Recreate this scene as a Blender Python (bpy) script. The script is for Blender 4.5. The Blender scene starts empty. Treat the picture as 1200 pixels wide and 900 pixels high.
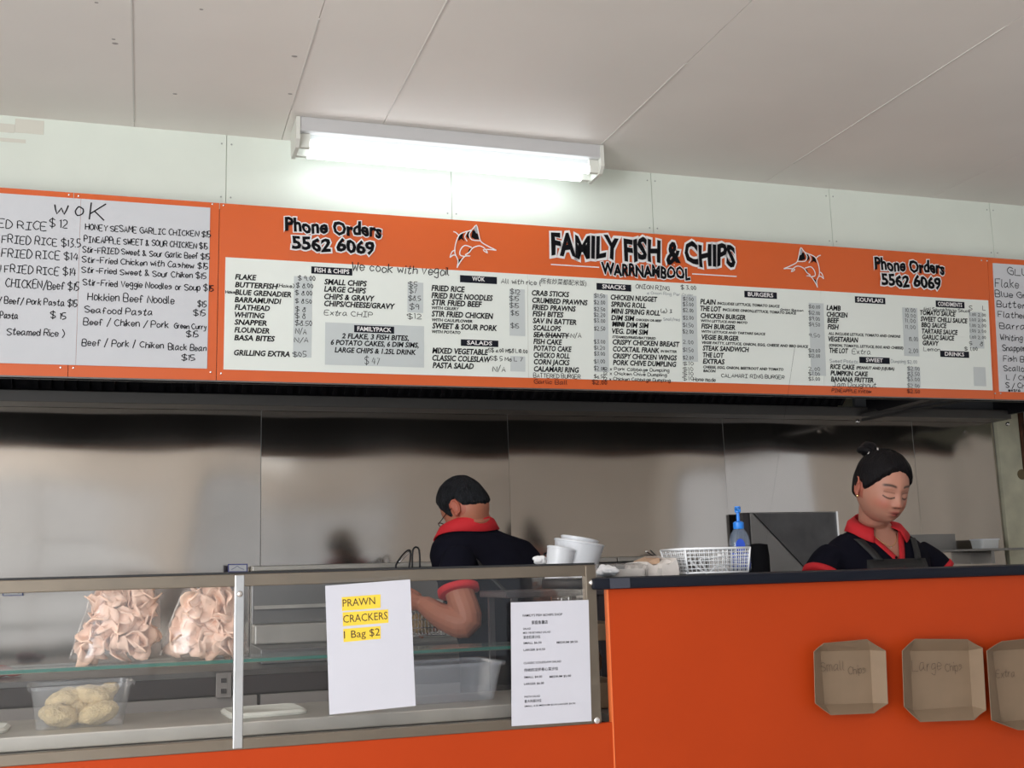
import bpy, bmesh, math, random
from mathutils import Vector, Matrix, noise
import numpy as np
random.seed(7)
PI = math.pi
SC = bpy.context.scene
COL = SC.collection

# ---------------------------------------------------------------- camera
H = 1.32
YAW, PIT, ROLL, FPX = 0.315243, 0.164646, -0.0281463, 1323.4
_f = Vector((math.sin(YAW)*math.cos(PIT), math.cos(YAW)*math.cos(PIT), math.sin(PIT)))
_r0 = Vector((math.cos(YAW), -math.sin(YAW), 0)); _u0 = _r0.cross(_f)
_r = _r0*math.cos(ROLL) + _u0*math.sin(ROLL); _u = -_r0*math.sin(ROLL) + _u0*math.cos(ROLL)
cam_d = bpy.data.cameras.new('camera'); cam = bpy.data.objects.new('camera', cam_d); COL.objects.link(cam)
cam.matrix_world = Matrix(((_r.x, _u.x, -_f.x, 0), (_r.y, _u.y, -_f.y, 0), (_r.z, _u.z, -_f.z, H), (0, 0, 0, 1)))
cam_d.sensor_fit = 'HORIZONTAL'; cam_d.sensor_width = 36; cam_d.lens = FPX/1200*36; cam_d.clip_start = .05
SC.camera = cam

# ---------------------------------------------------------------- world, light, exposure
SC.view_settings.view_transform = 'Standard'; SC.view_settings.look = 'None'
SC.view_settings.gamma = 1; SC.view_settings.use_curve_mapping = False
SC.cycles.transparent_max_bounces = 24
SC.view_settings.exposure = 0.56
W = bpy.data.worlds.new('daylight'); SC.world = W; W.use_nodes = True
W.node_tree.nodes['Background'].inputs[0].default_value = (.78, .87, 1, 1)
W.node_tree.nodes['Background'].inputs[1].default_value = .3
def area(name, loc, rot, sx, sy, power, col):
    l = bpy.data.lights.new(name, 'AREA'); l.shape = 'RECTANGLE'; l.size = sx; l.size_y = sy; l.energy = power; l.color = col
    o = bpy.data.objects.new(name, l); COL.objects.link(o); o.location = loc; o.rotation_euler = rot; return o
# daylight through the two shop-front windows and the side window behind the photographer
area('daylight_shopfront', (-1.35, -3.62, 1.55), (PI/2, 0, 0), 3.2, 2.4, 15, (.93, .97, 1))
area('daylight_shopfront', (2.6, -3.62, 1.55), (PI/2, 0, 0), 4.4, 2.4, 9, (.93, .97, 1))
area('daylight_side', (-3.12, -.9, 1.5), (PI/2, 0, -PI/2), 4.2, 2.3, 215, (.95, .98, 1))

area('fill_right', (6.32, -.8, 1.5), (PI/2, 0, PI/2), 3.0, 2.2, 8, (.95, .97, 1))  # added fill from an unseen opening, brightens the right side of the room

# ---------------------------------------------------------------- helpers
def ray(x, y): return _f*FPX + _r*(x-600) + _u*(450-y)
def at(x, y, Y):
    d = ray(x, y); return Vector((0, 0, H)) + d*(Y/d.y)
def atz(x, y, Z):
    d = ray(x, y); return Vector((0, 0, H)) + d*((Z-H)/d.z)

def mat(name, col, rough=.5, metal=0, var=0, vscale=8, bump=0, bscale=60, spec=None, emit=None, estr=1, alpha=None,
        trans=0, ior=1.45, coat=0, stretch=None, aniso=0, sheen=0, sss=0, attr=False, rvar=0):
    m = bpy.data.materials.new(name); m.use_nodes = True; nt = m.node_tree; b = nt.nodes['Principled BSDF']
    c = tuple(col)+(1,) if len(col) == 3 else col
    b.inputs['Base Color'].default_value = c; b.inputs['Roughness'].default_value = rough; b.inputs['Metallic'].default_value = metal
    if spec is not None: b.inputs['Specular IOR Level'].default_value = spec
    if trans: b.inputs['Transmission Weight'].default_value = trans; b.inputs['IOR'].default_value = ior
    if coat: b.inputs['Coat Weight'].default_value = coat
    if aniso: b.inputs['Anisotropic'].default_value = aniso
    if sheen: b.inputs['Sheen Weight'].default_value = sheen
    if sss: b.inputs['Subsurface Weight'].default_value = sss; b.inputs['Subsurface Scale'].default_value = .01; b.inputs['Subsurface Radius'].default_value = (1, .35, .2)
    if alpha is not None: b.inputs['Alpha'].default_value = alpha
    if emit: b.inputs['Emission Color'].default_value = tuple(emit)+(1,); b.inputs['Emission Strength'].default_value = estr
    tc = nt.nodes.new('ShaderNodeTexCoord'); mp = nt.nodes.new('ShaderNodeMapping'); nt.links.new(tc.outputs['Object'], mp.inputs[0])
    if stretch: mp.inputs['Scale'].default_value = stretch
    src = None
    if attr:
        a = nt.nodes.new('ShaderNodeVertexColor'); a.layer_name = 'Col'; nt.links.new(a.outputs[0], b.inputs['Base Color']); src = a.outputs[0]
    if var or rvar:
        n = nt.nodes.new('ShaderNodeTexNoise'); n.inputs['Scale'].default_value = vscale; n.inputs['Detail'].default_value = 6
        nt.links.new(mp.outputs[0], n.inputs['Vector'])
        if var:
            mr = nt.nodes.new('ShaderNodeMapRange'); mr.inputs[1].default_value = .25; mr.inputs[2].default_value = .75
            mr.inputs[3].default_value = 1-var; mr.inputs[4].default_value = 1+var*.6
            nt.links.new(n.outputs[0], mr.inputs[0])
            vm = nt.nodes.new('ShaderNodeVectorMath'); vm.operation = 'SCALE'; vm.inputs[0].default_value = c[:3]
            if src: nt.links.new(src, vm.inputs[0])
            nt.links.new(mr.outputs[0], vm.inputs['Scale']); nt.links.new(vm.outputs[0], b.inputs['Base Color'])
        if rvar:
            m2 = nt.nodes.new('ShaderNodeMapRange'); m2.inputs[1].default_value = .3; m2.inputs[2].default_value = .7
            m2.inputs[3].default_value = max(.02, rough-rvar); m2.inputs[4].default_value = rough+rvar
            nt.links.new(n.outputs[0], m2.inputs[0]); nt.links.new(m2.outputs[0], b.inputs['Roughness'])
    if bump:
        n2 = nt.nodes.new('ShaderNodeTexNoise'); n2.inputs['Scale'].default_value = bscale; n2.inputs['Detail'].default_value = 3
        nt.links.new(mp.outputs[0], n2.inputs['Vector'])
        bp = nt.nodes.new('ShaderNodeBump'); bp.inputs['Strength'].default_value = bump; bp.inputs['Distance'].default_value = .01
        nt.links.new(n2.outputs[0], bp.inputs['Height']); nt.links.new(bp.outputs[0], b.inputs['Normal'])
    return m

def clear(name, col, tint=.1, rough=.05, ior=1.2):
    """thin clear sheet: mostly transparent, fresnel gloss on top"""
    m = bpy.data.materials.new(name); m.use_nodes = True; nt = m.node_tree; nt.nodes.clear()
    o = nt.nodes.new('ShaderNodeOutputMaterial'); t = nt.nodes.new('ShaderNodeBsdfTransparent'); t.inputs[0].default_value = (1, 1, 1, 1)
    g = nt.nodes.new('ShaderNodeBsdfGlossy'); g.inputs['Roughness'].default_value = rough
    d = nt.nodes.new('ShaderNodeBsdfTranslucent'); d.inputs[0].default_value = tuple(col)+(1,)
    d2 = nt.nodes.new('ShaderNodeBsdfDiffuse'); d2.inputs[0].default_value = tuple(col)+(1,)
    ad = nt.nodes.new('ShaderNodeMixShader'); ad.inputs[0].default_value = .5; nt.links.new(d.outputs[0], ad.inputs[1]); nt.links.new(d2.outputs[0], ad.inputs[2])
    m1 = nt.nodes.new('ShaderNodeMixShader'); m1.inputs[0].default_value = tint
    nt.links.new(t.outputs[0], m1.inputs[1]); nt.links.new(ad.outputs[0], m1.inputs[2])
    lw = nt.nodes.new('ShaderNodeLayerWeight'); lw.inputs[0].default_value = .5
    pw = nt.nodes.new('ShaderNodeMath'); pw.operation = 'POWER'; pw.inputs[1].default_value = 4; nt.links.new(lw.outputs['Facing'], pw.inputs[0])
    fr = nt.nodes.new('ShaderNodeMath'); fr.operation = 'MULTIPLY_ADD'; fr.inputs[1].default_value = .45; fr.inputs[2].default_value = (ior-1)*.12; nt.links.new(pw.outputs[0], fr.inputs[0])
    m2 = nt.nodes.new('ShaderNodeMixShader'); nt.links.new(fr.outputs[0], m2.inputs[0]); nt.links.new(m1.outputs[0], m2.inputs[1]); nt.links.new(g.outputs[0], m2.inputs[2])
    nt.links.new(m2.outputs[0], o.inputs[0]); return m

OFF = {}
def V(*a): return Vector(a)
def obj(name, bm, m, parent=None, smooth=False, local=False, base=False, auto=None):
    """link a bmesh (world coordinates unless local) as ONE mesh object"""
    off = Vector((0, 0, 0))
    if parent is not None: off = OFF.get(parent.name, Vector((0, 0, 0)))
    elif not local:
        xs = [v.co for v in bm.verts]
        lo = Vector([min(c[i] for c in xs) for i in range(3)]); hi = Vector([max(c[i] for c in xs) for i in range(3)])
        off = Vector(((lo.x+hi.x)/2, (lo.y+hi.y)/2, lo.z))
    if not local or parent is not None:
        if off.length and not local:
            for v in bm.verts: v.co -= off
    me = bpy.data.meshes.new(name); bm.to_mesh(me); bm.free()
    if m:
        for mm in (m if isinstance(m, (list, tuple)) else [m]): me.materials.append(mm)
    if smooth:
        me.polygons.foreach_set('use_smooth', [True]*len(me.polygons))
        if smooth != True: me.set_sharp_from_angle(angle=math.radians(smooth))
    o = bpy.data.objects.new(name, me); COL.objects.link(o)
    if parent is not None: o.parent = parent; OFF[o.name] = off if not local else OFF.get(parent.name, Vector((0,0,0)))
    elif not local: o.location = off; OFF[o.name] = off
    return o
def tag(o, label, cat, group=None, kind=None):
    if label: o['label'] = label
    if cat: o['category'] = cat
    if group: o['group'] = group
    if kind: o['kind'] = kind
    return o
def thing(name, label, cat, loc, rot=(0, 0, 0), group=None, local=False):
    o = bpy.data.objects.new(name, None); COL.objects.link(o); o.location = loc; o.rotation_euler = rot; o.empty_display_size = .05
    OFF[o.name] = Vector((0, 0, 0)) if local else Vector(loc)
    return tag(o, label, cat, group)
def struct(name, bm, m, label=None, cat=None, **k):
    o = obj(name, bm, m, **k); o['kind'] = 'structure'
    return tag(o, label, cat)
def B(): return bmesh.new()
def box(bm, x0, x1, y0, y1, z0, z1, bev=0):
    vs = [bm.verts.new((x, y, z)) for z in (z0, z1) for y in (y0, y1) for x in (x0, x1)]
    fs = [bm.faces.new([vs[i] for i in f]) for f in ((0, 2, 3, 1), (4, 5, 7, 6), (0, 1, 5, 4), (1, 3, 7, 5), (3, 2, 6, 7), (2, 0, 4, 6))]
    if bev:
        es = list({e for f in fs for e in f.edges})
        bmesh.ops.bevel(bm, geom=es, offset=bev, segments=2, affect='EDGES', profile=.5)
    return bm
def loft(bm, rings, caps=True, closed=True):
    R = [[bm.verts.new(p) for p in r] for r in rings]
    n = len(R[0])
    for a, b in zip(R, R[1:]):
        for i in range(n if closed else n-1):
            j = (i+1) % n; bm.faces.new((a[i], a[j], b[j], b[i]))
    if caps and closed: bm.faces.new(R[0][::-1]); bm.faces.new(R[-1])
    return R
def tube(bm, pts, r, n=8, caps=True, flat=1):
    pts = [Vector(p) for p in pts]; rr = r if isinstance(r, (list, tuple)) else [r]*len(pts)
    rings = []; prev = None
    for i, p in enumerate(pts):
        d = (pts[min(i+1, len(pts)-1)]-pts[max(i-1, 0)]).normalized()
        if prev is None: a = Vector((0, 0, 1)) if abs(d.z) < .9 else Vector((1, 0, 0)); u = d.cross(a).normalized()
        else: u = (prev-d*prev.dot(d)).normalized()
        prev = u; v = d.cross(u)
        rings.append([p+(u*math.cos(2*PI*k/n)+v*math.sin(2*PI*k/n)*flat)*rr[i] for k in range(n)])
    loft(bm, rings, caps); return bm
def smoothpts(pts, k=4):
    P = [Vector(p) for p in pts]; out = []
    for i in range(len(P)-1):
        a = P[max(i-1, 0)]; b = P[i]; c = P[i+1]; d = P[min(i+2, len(P)-1)]
        for j in range(k):
            t = j/k; out.append(.5*((2*b)+(c-a)*t+(2*a-5*b+4*c-d)*t*t+(3*b-a-3*c+d)*t**3))
    out.append(P[-1]); return out
def lathe(bm, prof, cx=0, cy=0, n=24, caps=True, sx=1, sy=1, pw=1):
    def c(t): 
        return (abs(math.cos(t))**pw)*math.copysign(1, math.cos(t)), (abs(math.sin(t))**pw)*math.copysign(1, math.sin(t))
    loft(bm, [[(cx+r*sx*c(2*PI*k/n)[0], cy+r*sy*c(2*PI*k/n)[1], z) for k in range(n)] for r, z in prof], caps); return bm
def ball(bm, c, rx, ry, rz, u=16, v=10, M=None):
    T = Matrix.Translation(c) @ (M or Matrix.Identity(4)) @ Matrix.Diagonal((rx, ry, rz, 1))
    bmesh.ops.create_uvsphere(bm, u_segments=u, v_segments=v, radius=1, matrix=T); return bm
def rrect(w, d, r, z, cx=0, cy=0, k=4):
    pts = []
    for sx, sy, a0 in ((1, 1, 0), (-1, 1, 90), (-1, -1, 180), (1, -1, 270)):
        for i in range(k+1):
            a = math.radians(a0+90*i/k); pts.append((cx+sx*(w/2-r)+r*math.cos(a), cy+sy*(d/2-r)+r*math.sin(a), z))
    return pts

# ---------------------------------------------------------------- materials
M_ceil = mat('ceiling_paint', (.84, .79, .74), .5, var=.07, vscale=1.1, bump=.02, bscale=5)
M_wall = mat('upper_wall_paint', (.79, .84, .76), .35, var=.06, vscale=2.2)
M_cream = mat('cream_paint', (.58, .56, .42), .5, var=.25, vscale=7, bump=.05)
M_plain = mat('shop_wall_paint', (.74, .71, .67), .7, var=.06)
M_floor = mat('floor_vinyl', (.66, .63, .59), .5, var=.2)
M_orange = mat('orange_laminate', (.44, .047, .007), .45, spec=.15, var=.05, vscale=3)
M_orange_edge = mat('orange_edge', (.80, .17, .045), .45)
M_sign = mat('orange_signboard', (.72, .125, .024), .28, var=.04, vscale=2)
M_white = mat('white_menu_sheet', (.82, .86, .81), .22, var=.03, vscale=2)
M_paperw = mat('white_paper', (.64, .65, .68), .6, var=.02)
M_poster = mat('poster_paper', (.58, .58, .64), .45, var=.03, vscale=5)
M_grey = mat('grey_price_strip', (.58, .62, .62), .3)
M_black = mat('black_ink', (.008, .008, .010), .7, spec=.08)
M_blackbox = mat('black_heading', (.010, .012, .02), .5, spec=.15)
M_pen = mat('pen_ink', (.015, .015, .018), .7, spec=.08)
M_penf = mat('faded_pen', (.35, .38, .40), .6)
M_red_pen = mat('red_pen', (.10, .012, .006), .6)
M_lw = mat('white_outline', (.86, .84, .84), .4)
M_yel = mat('yellow_highlight', (.85, .60, .05), .5)
M_brown = mat('brown_pen', (.06, .03, .02), .7)
M_alu = mat('aluminium', (.55, .56, .57), .35, 1, rvar=.08, vscale=20)
M_alur = mat('case_rail_metal', (.24, .205, .165), .38, 1, rvar=.1, vscale=30)
M_steel = mat('brushed_steel', (.42, .38, .34), .11, .97, var=.13, vscale=1.6, rvar=.03, stretch=(1, 1, .5))
M_steel2 = mat('dull_steel', (.25, .245, .24), .4, .9, var=.1, vscale=5)
M_deck = mat('deck_steel', (.52, .50, .46), .45, .7, var=.12, vscale=9)
M_dark = mat('dark_hood_metal', (.012, .012, .015), .4, .3)
M_hoodl = mat('hood_lip_metal', (.16, .155, .15), .45, .8)
M_slab = mat('black_laminate', (.006, .008, .015), .4, spec=.2, bump=.03, bscale=300)
M_glass = clear('case_glass', (.5, .52, .5), .012, .02, 1.16)
M_glassg = clear('shelf_glass', (.45, .6, .55), .14, .05, 1.25)
M_glassedge = mat('glass_edge', (.035, .14, .11), .2)
M_black_rub = mat('black_rubber', (.012, .012, .013), .6)
M_tube = mat('lit_tube', (1, 1, 1), .5, emit=(.90, .97, 1), estr=3.0)
M_batten = mat('batten_enamel', (.55, .54, .54), .4)
M_cap = mat('batten_end_cap', (.72, .72, .66), .5)
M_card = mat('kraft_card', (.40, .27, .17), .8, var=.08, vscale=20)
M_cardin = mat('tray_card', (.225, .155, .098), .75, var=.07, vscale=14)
M_pw = mat('white_plastic', (.80, .82, .86), .35)
M_wrap = mat('white_paper_wrap', (.66, .61, .57), .8, var=.1, vscale=20, bump=.2, bscale=30)
M_tissue = mat('white_tissue', (.82, .82, .84), .8, bump=.2, bscale=40)
M_tub = clear('clear_tub', (.80, .84, .88), .10, .15, 1.25)
M_bagp = clear('clear_bag', (.97, .93, .92), .16, .22, 1.6)
M_crack = mat('prawn_cracker', (.97, .68, .53), .5, var=.08, vscale=30)
M_crumb = mat('crumbed_food', (.72, .55, .30), .8, var=.25, vscale=60, bump=.8, bscale=200)
M_skin = mat('skin', (.6, .38, .29), .5, attr=True, sss=.12, spec=.35)
M_hair = mat('black_hair', (.008, .007, .008), .5, spec=.1, bump=.5, bscale=40, stretch=(6, 6, 1))
M_hairg = mat('greying_hair', (.014, .015, .018), .6, spec=.1, var=.7, vscale=30, bump=.8, bscale=60, stretch=(4, 4, 1))
M_shirt = mat('black_polo', (.006, .006, .012), .85, bump=.3, bscale=10, spec=.08)
M_redf = mat('red_collar', (.55, .012, .020), .8, bump=.15, bscale=300)
M_apron = mat('black_apron', (.014, .014, .015), .6, bump=.2, bscale=20)
M_trouser = mat('dark_trousers', (.02, .02, .025), .9)
M_shoe = mat('dark_shoes', (.02, .02, .02), .5)
M_silver = mat('silver_metal', (.8, .8, .8), .2, 1)
M_gold = mat('gold', (.9, .65, .3), .2, 1)
M_wire = mat('wire_white', (.85, .86, .88), .4)
M_blue = mat('blue_pump', (.02, .22, .75), .35)
M_bluel = mat('blue_label', (.03, .10, .65), .4)
M_liq = clear('bottle_plastic', (.50, .66, .88), .22, .08, 1.5)
M_bench = mat('bench_panel', (.36, .335, .32), .5, .1, var=.06)
M_bdark = mat('bench_dark', (.05, .043, .048), .5)  # dark tone for bench edge, carcasses, stand and small dark parts
M_rust = mat('rusty_pipe', (.14, .06, .035), .6, var=.5, vscale=25)
M_door = mat('door_paint', (.62, .66, .64), .5)
M_brownbag = mat('brown_paper', (.50, .33, .22), .8, bump=.3, bscale=30)

# ---------------------------------------------------------------- room shell
YW, YB, ZC = 4.2, 5.2, 2.986     # bulkhead wall, kitchen wall, ceiling
XL, XR, YF = -3.0, 6.2, -3.5
struct('floor', box(B(), XL-.1, XR+.1, YF-.1, YB+.1, -.1, 0), M_floor)
ce = struct('ceiling', box(B(), XL-.1, XR+.1, YF-.1, YB+.1, ZC+.006, ZC+.12), M_ceil)
xs = [XL, -1.08, -.075, .463, .81, 1.69, 2.565, 3.45, 4.35, 5.25, XR]
for a, b in zip(xs, xs[1:]):       # ceiling sheets with open joints
    obj('ceiling_sheet', box(B(), a+.0012, b-.0012, YF, YW, ZC, ZC+.006), M_ceil, ce)
for x, y0, y1 in ((.463, 3.2, 3.9), (.81, 2.9, 3.85), (1.69, 3.2, 3.97), (2.565, 2.7, 3.95), (-.075, 2.9, 4.15)):
    obj('joint_bead', box(B(), x-.003, x+.002, y0, y1, ZC-.002, ZC+.002), mat('joint_filler', (.68, .65, .61), .5), ce)
for x, y, r in ((135, 51, .010), (133, 46, .006), (205, 110, .008), (113, 3, .006), (236, 11, .006), (340, 110, .008), (345, 66, .010)):
    p = atz(x, y, ZC); obj('ceiling_mark', ball(B(), (p.x, p.y, ZC), r, r*.7, .0015, 10, 6), mat('ceiling_mark', (.35, .32, .30), .8), ce)
def side_wall(name, x0, x1, ya, yb, za, zb, n):
    bm = B(); box(bm, x0, x1, YF-.1, YB+.1, 0, za); box(bm, x0, x1, YF-.1, YB+.1, zb, ZC)
    box(bm, x0, x1, YF-.1, ya, za, zb); box(bm, x0, x1, yb, YB+.1, za, zb); struct(name, bm, M_plain)
    bm = B()
    for y in (ya, (ya+yb)/2-.025, yb-.05): box(bm, x0+.03, x1-.03, y, y+.05, za, zb)
    for z in (za, zb-.05): box(bm, x0+.03, x1-.03, ya, yb, z, z+.05)
    struct('window_%d' % n, bm, M_alu)
side_wall('wall_left', XL-.1, XL, -3.0, 1.2, .35, 2.65, 3)
side_wall('wall_right', XR, XR+.1, -2.3, .7, .4, 2.6, 4)  # unseen window opening added here to admit the right-hand fill
# shop-front wall behind the photographer, with window openings
bm = B(); box(bm, XL, XR, YF-.1, YF, 0, .6); box(bm, XL, XR, YF-.1, YF, 2.62, ZC)
for a, b in ((XL, -2.8), (.1, .5), (3.0, XR)): box(bm, a, b, YF-.1, YF, .6, 2.62)
struct('wall_front', bm, M_plain)
for n, (a, b) in enumerate(((-2.8, .1), (.5, 3.0))):
    bm = B()
    for x in (a, b-.05, (a+b)/2-.025): box(bm, x, x+.05, YF-.08, YF-.02, .6, 2.62)
    for z in (.6, 2.57, 2.1): box(bm, a, b, YF-.08, YF-.02, z, z+.05)
    struct('window_%d' % (n+1), bm, M_alu)
# bulkhead wall above the sign
bw = struct('wall_back', box(B(), XL, XR, YW+.006, YW+.10, 2.12, ZC), M_wall)
ws = [XL, -.62, .258, 1.137, 2.02, 2.90, 3.78, 4.66, XR]
for a, b in zip(ws, ws[1:]):
    p = obj('wall_sheet', box(B(), a+.0015, b-.0015, YW, YW+.006, 2.12, ZC), M_wall, bw)
for x0, y0, x1, y1 in ((-40, 141, 17, 156), (18, 139, 51, 158), (-40, 158, 30, 168)):
    a, b = at(x0, y0, YW), at(x1, y1, YW); obj('paint_patch', box(B(), a.x, b.x, YW-.0015, YW, b.z, a.z), mat('paint_patch', (.70, .68, .60), .6), bw)
sb = mat('screw_head', (.42, .44, .42), .5)
for a in ws[1:-1]:
    for z in (2.74, 2.95):
        for s in (-.018, .018):
            obj('screw', ball(B(), (a+s, YW-.001, z), .0035, .002, .0035, 8, 6), sb, bw)
# kitchen wall with steel sheets
kb = struct('wall_kitchen', box(B(), XL, XR, YB+.012, YB+.1, 0, ZC), M_cream)
# a real sheet is never flat: bowed between fixings
def steel_sheet(x0, x1, z0, z1, seed, tilt=0):
    bm = B(); nx, nz = 40, 40; rnd = random.Random(seed); g = []
    ph = [rnd.uniform(0, 6) for _ in range(4)]
    for j in range(nz+1):
        row = []
        for i in range(nx+1):
            u = i/nx; v = j/nz; x = x0+(x1-x0)*u; z = z0+(z1-z0)*v
            e = math.sin(PI*u)**.5*min(1, 6*(1-v))
            d = .0016*e*math.sin(2*PI*u*.9+ph[0]+1.2*v) + .0010*e*math.sin(2*PI*u*1.9+ph[1]-2*v)
            d += .0022*math.exp(-((z-1.42-.05*math.sin(5*u+ph[2]))/.09)**2)*math.sin(PI*u)
            d += tilt*(1-v)*(z1-z0)+.0050*(z-1.7)*math.sin(2*PI*u*1.3+ph[3])*min(1, max(0, (z-1.45)*4))*math.sin(PI*u)**.3
            row.append(bm.verts.new((x, YB-.004-d-.001, z)))
        g.append(row)
    for j in range(nz):
        for i in range(nx): bm.faces.new((g[j][i], g[j][i+1], g[j+1][i+1], g[j+1][i]))
    return bm
ks = [XL, -1.78, -.68, .48, 1.66, 2.83, 3.42, 3.985, 4.545]
ks = [XL, -1.78, -.68, .490, 1.665, 2.835, 4.00, 4.545]
for i, (a, b) in enumerate(zip(ks, ks[1:])):
    o = obj('steel_sheet', steel_sheet(a+.001, b-.001, .9, 2.13, i, (.001, .001, .006, .024, .016, .010, .008)[i]), M_steel, kb, smooth=True)
    obj('seam_strip', box(B(), b-.0014, b+.0014, YB-.0075, YB+.012, .9, 2.13), M_steel2, kb)
# cream upright and door at the far right of the kitchen wall
t1 = struct('trim_1', box(B(), 4.55, 4.70, YB-.03, YB+.012, 0, 2.3), M_cream)
obj('stain', ball(B(), (4.69, YB-.031, 1.78), .035, .002, .03, 10, 6), mat('rust_stain', (.16, .12, .06), .7), t1)
bm = B(); tube(bm, [(4.715, YB-.03, 0), (4.715, YB-.03, 2.2)], .010); tube(bm, [(4.742, YB-.02, 0), (4.742, YB-.02, 2.2)], .007)
tag(obj('copper_pipe', bm, M_rust, smooth=True), 'pair of rusty brown pipes running up beside the cream upright at far right', 'pipe')
d1 = struct('door_1', box(B(), 4.78, 5.6, YB-.02, YB+.01, 0, 2.2, .004), M_door)
obj('door_frame', box(B(), 4.755, 4.785, YB-.05, YB+.01, 0, 2.25), mat('door_frame', (.75, .76, .74), .5), d1)

# ---------------------------------------------------------------- hood behind the sign
hd = thing('range_hood', 'long dark metal extraction hood above the steel kitchen wall, behind the menu sign', 'range hood', (1.6, 4.7, 2.04))
bm = B(); loft(bm, [[(-2.6, YB-.12, 2.12), (-2.6, 4.32, 2.75), (-2.6, 4.34, 2.78), (-2.6, YB-.10, 2.15)], [(3.45, YB-.12, 2.12), (3.45, 4.32, 2.75), (3.45, 4.34, 2.78), (3.45, YB-.10, 2.15)]])
obj('filter_bank', bm, M_dark, hd)
for i in range(12):                       # baffle filters
    x = -2.5+i*.5
    bm = B(); 
    for k in range(9):
        xx = x+.04+k*.05
        loft(bm, [[(xx, YB-.16, 2.13), (xx+.02, YB-.16, 2.13), (xx+.02, YB-.13, 2.14), (xx, YB-.13, 2.14)],
                  [(xx, 4.36, 2.68), (xx+.02, 4.36, 2.68), (xx+.02, 4.38, 2.70), (xx, 4.38, 2.70)]])
    obj('baffle_filter', bm, M_dark, hd)
obj('gutter', box(B(), -2.6, 4.54, YB-.16, YB-.01, 2.075, 2.125, .003), M_hoodl, hd)
obj('front_skirt', box(B(), -2.6, 4.54, 4.32, 4.335, 2.05, 2.9), M_dark, hd)
obj('side_panel', box(B(), 4.52, 4.54, 4.335, YB-.01, 2.10, 2.75), M_dark, hd)
XD = at(1016, 485, YB-.15).x
obj('rear_panel', box(B(), XD, 4.52, YB-.05, YB-.03, 2.11, 2.9), mat('hood_inner_steel', (.17, .175, .19), .5, .5), hd)
bm = B(); loft(bm, [[(XD, 4.34, 2.1), (XD+.06, 4.34, 2.1), (XD+.06, 4.34, 2.6), (XD, 4.34, 2.6)], [(XD, YB-.15, 2.09), (XD+.06, YB-.15, 2.09), (XD+.06, YB-.15, 2.3), (XD, YB-.15, 2.3)]])
obj('divider', bm, M_dark, hd)
p, q = at(1010, 492, YB-.17), at(1135, 468, 4.62)
bm = B(); tube(bm, [p, q], .008, 4)
tube(bm, [p+Vector((0, 0, .03)), q+Vector((0, 0, .03))], .014, 4)
obj('brace', bm, M_hoodl, hd)
M_bulb = mat('hood_pilot_lens', (.8, .85, .85), .2)
for p in (at(1005, 494, YB-.18), at(1181, 497, YB-.18)):
    obj('bolt', ball(B(), p, .012, .012, .012, 12, 8), M_silver, hd, smooth=True)

# ---------------------------------------------------------------- fluorescent batten
fb = thing('fluorescent_light', 'twin-tube white fluorescent batten lit on the ceiling above the menu sign', 'ceiling light', (1.1, 4.03, ZC))
obj('batten_body', box(B(), .495, 1.695, 3.95, 4.11, ZC-.055, ZC, .004), M_batten, fb)
bm = B(); box(bm, .53, 1.66, 3.985, 4.075, ZC-.075, ZC-.055)
obj('reflector', bm, mat('reflector', (.75, .78, .78), .3), fb)
for x in (.488, 1.684):
    bm = B(); loft(bm, [[(x, 3.945, ZC-.004), (x, 4.115, ZC-.004), (x, 4.115, ZC-.09), (x, 4.09, ZC-.115), (x, 3.97, ZC-.115), (x, 3.945, ZC-.09)],
                        [(x+.014, 3.945, ZC-.004), (x+.014, 4.115, ZC-.004), (x+.014, 4.115, ZC-.09), (x+.014, 4.09, ZC-.115), (x+.014, 3.97, ZC-.115), (x+.014, 3.945, ZC-.09)]])
    obj('end_cap', bm, M_cap, fb)
for y in (3.985, 4.075):
    tb = obj('lamp_tube', tube(B(), [(.545, y, ZC-.097), (1.645, y, ZC-.097)], .016, 14), M_tube, fb, smooth=40)
    for x in (.503, 1.645): obj('tube_holder', box(B(), x, x+.040, y-.011, y+.011, ZC-.110, ZC-.055, .003), M_cap, tb)
# unseen battens of the same kind added for fill over the customer area
for yy in (-1.7, .4):
    f2 = thing('fluorescent_light', 'fluorescent fill batten added unseen over the customer area, ' + ('one close to the shop front windows' if yy < 0 else 'one right above the photographer'), 'ceiling light', (1.1, yy, ZC))
    obj('batten_body', box(B(), .5, 1.7, yy-.07, yy+.07, ZC-.055, ZC, .004), M_batten, f2)
    for y in (yy-.04, yy+.04): obj('lamp_tube', tube(B(), [(.55, y, ZC-.09), (1.65, y, ZC-.09)], .014, 12), M_tube, f2, smooth=40)

# ---------------------------------------------------------------- menu sign (leans forward at the top)
SB = Vector((0, 4.13, 2.02)); TL = .067
SN = Vector((0, -1, -TL)).normalized()          # outward normal of the sign
SUP = Vector((0, -TL, 1)).normalized()
def onsign(x, y, out=0):
    d = ray(x, y); o = Vector((0, 0, H)); t = (SB-o).dot(SN)/d.dot(SN); return o+d*t+SN*out
def onY(Y):
    return lambda x, y, out=0: at(x, y, Y)+Vector((0, -out, 0))
class Plane:
    def __init__(s, fn, u, v, n): s.fn, s.u, s.v, s.n = fn, u, v, n
PS = Plane(onsign, Vector((1, 0, 0)), SUP, SN)

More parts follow.
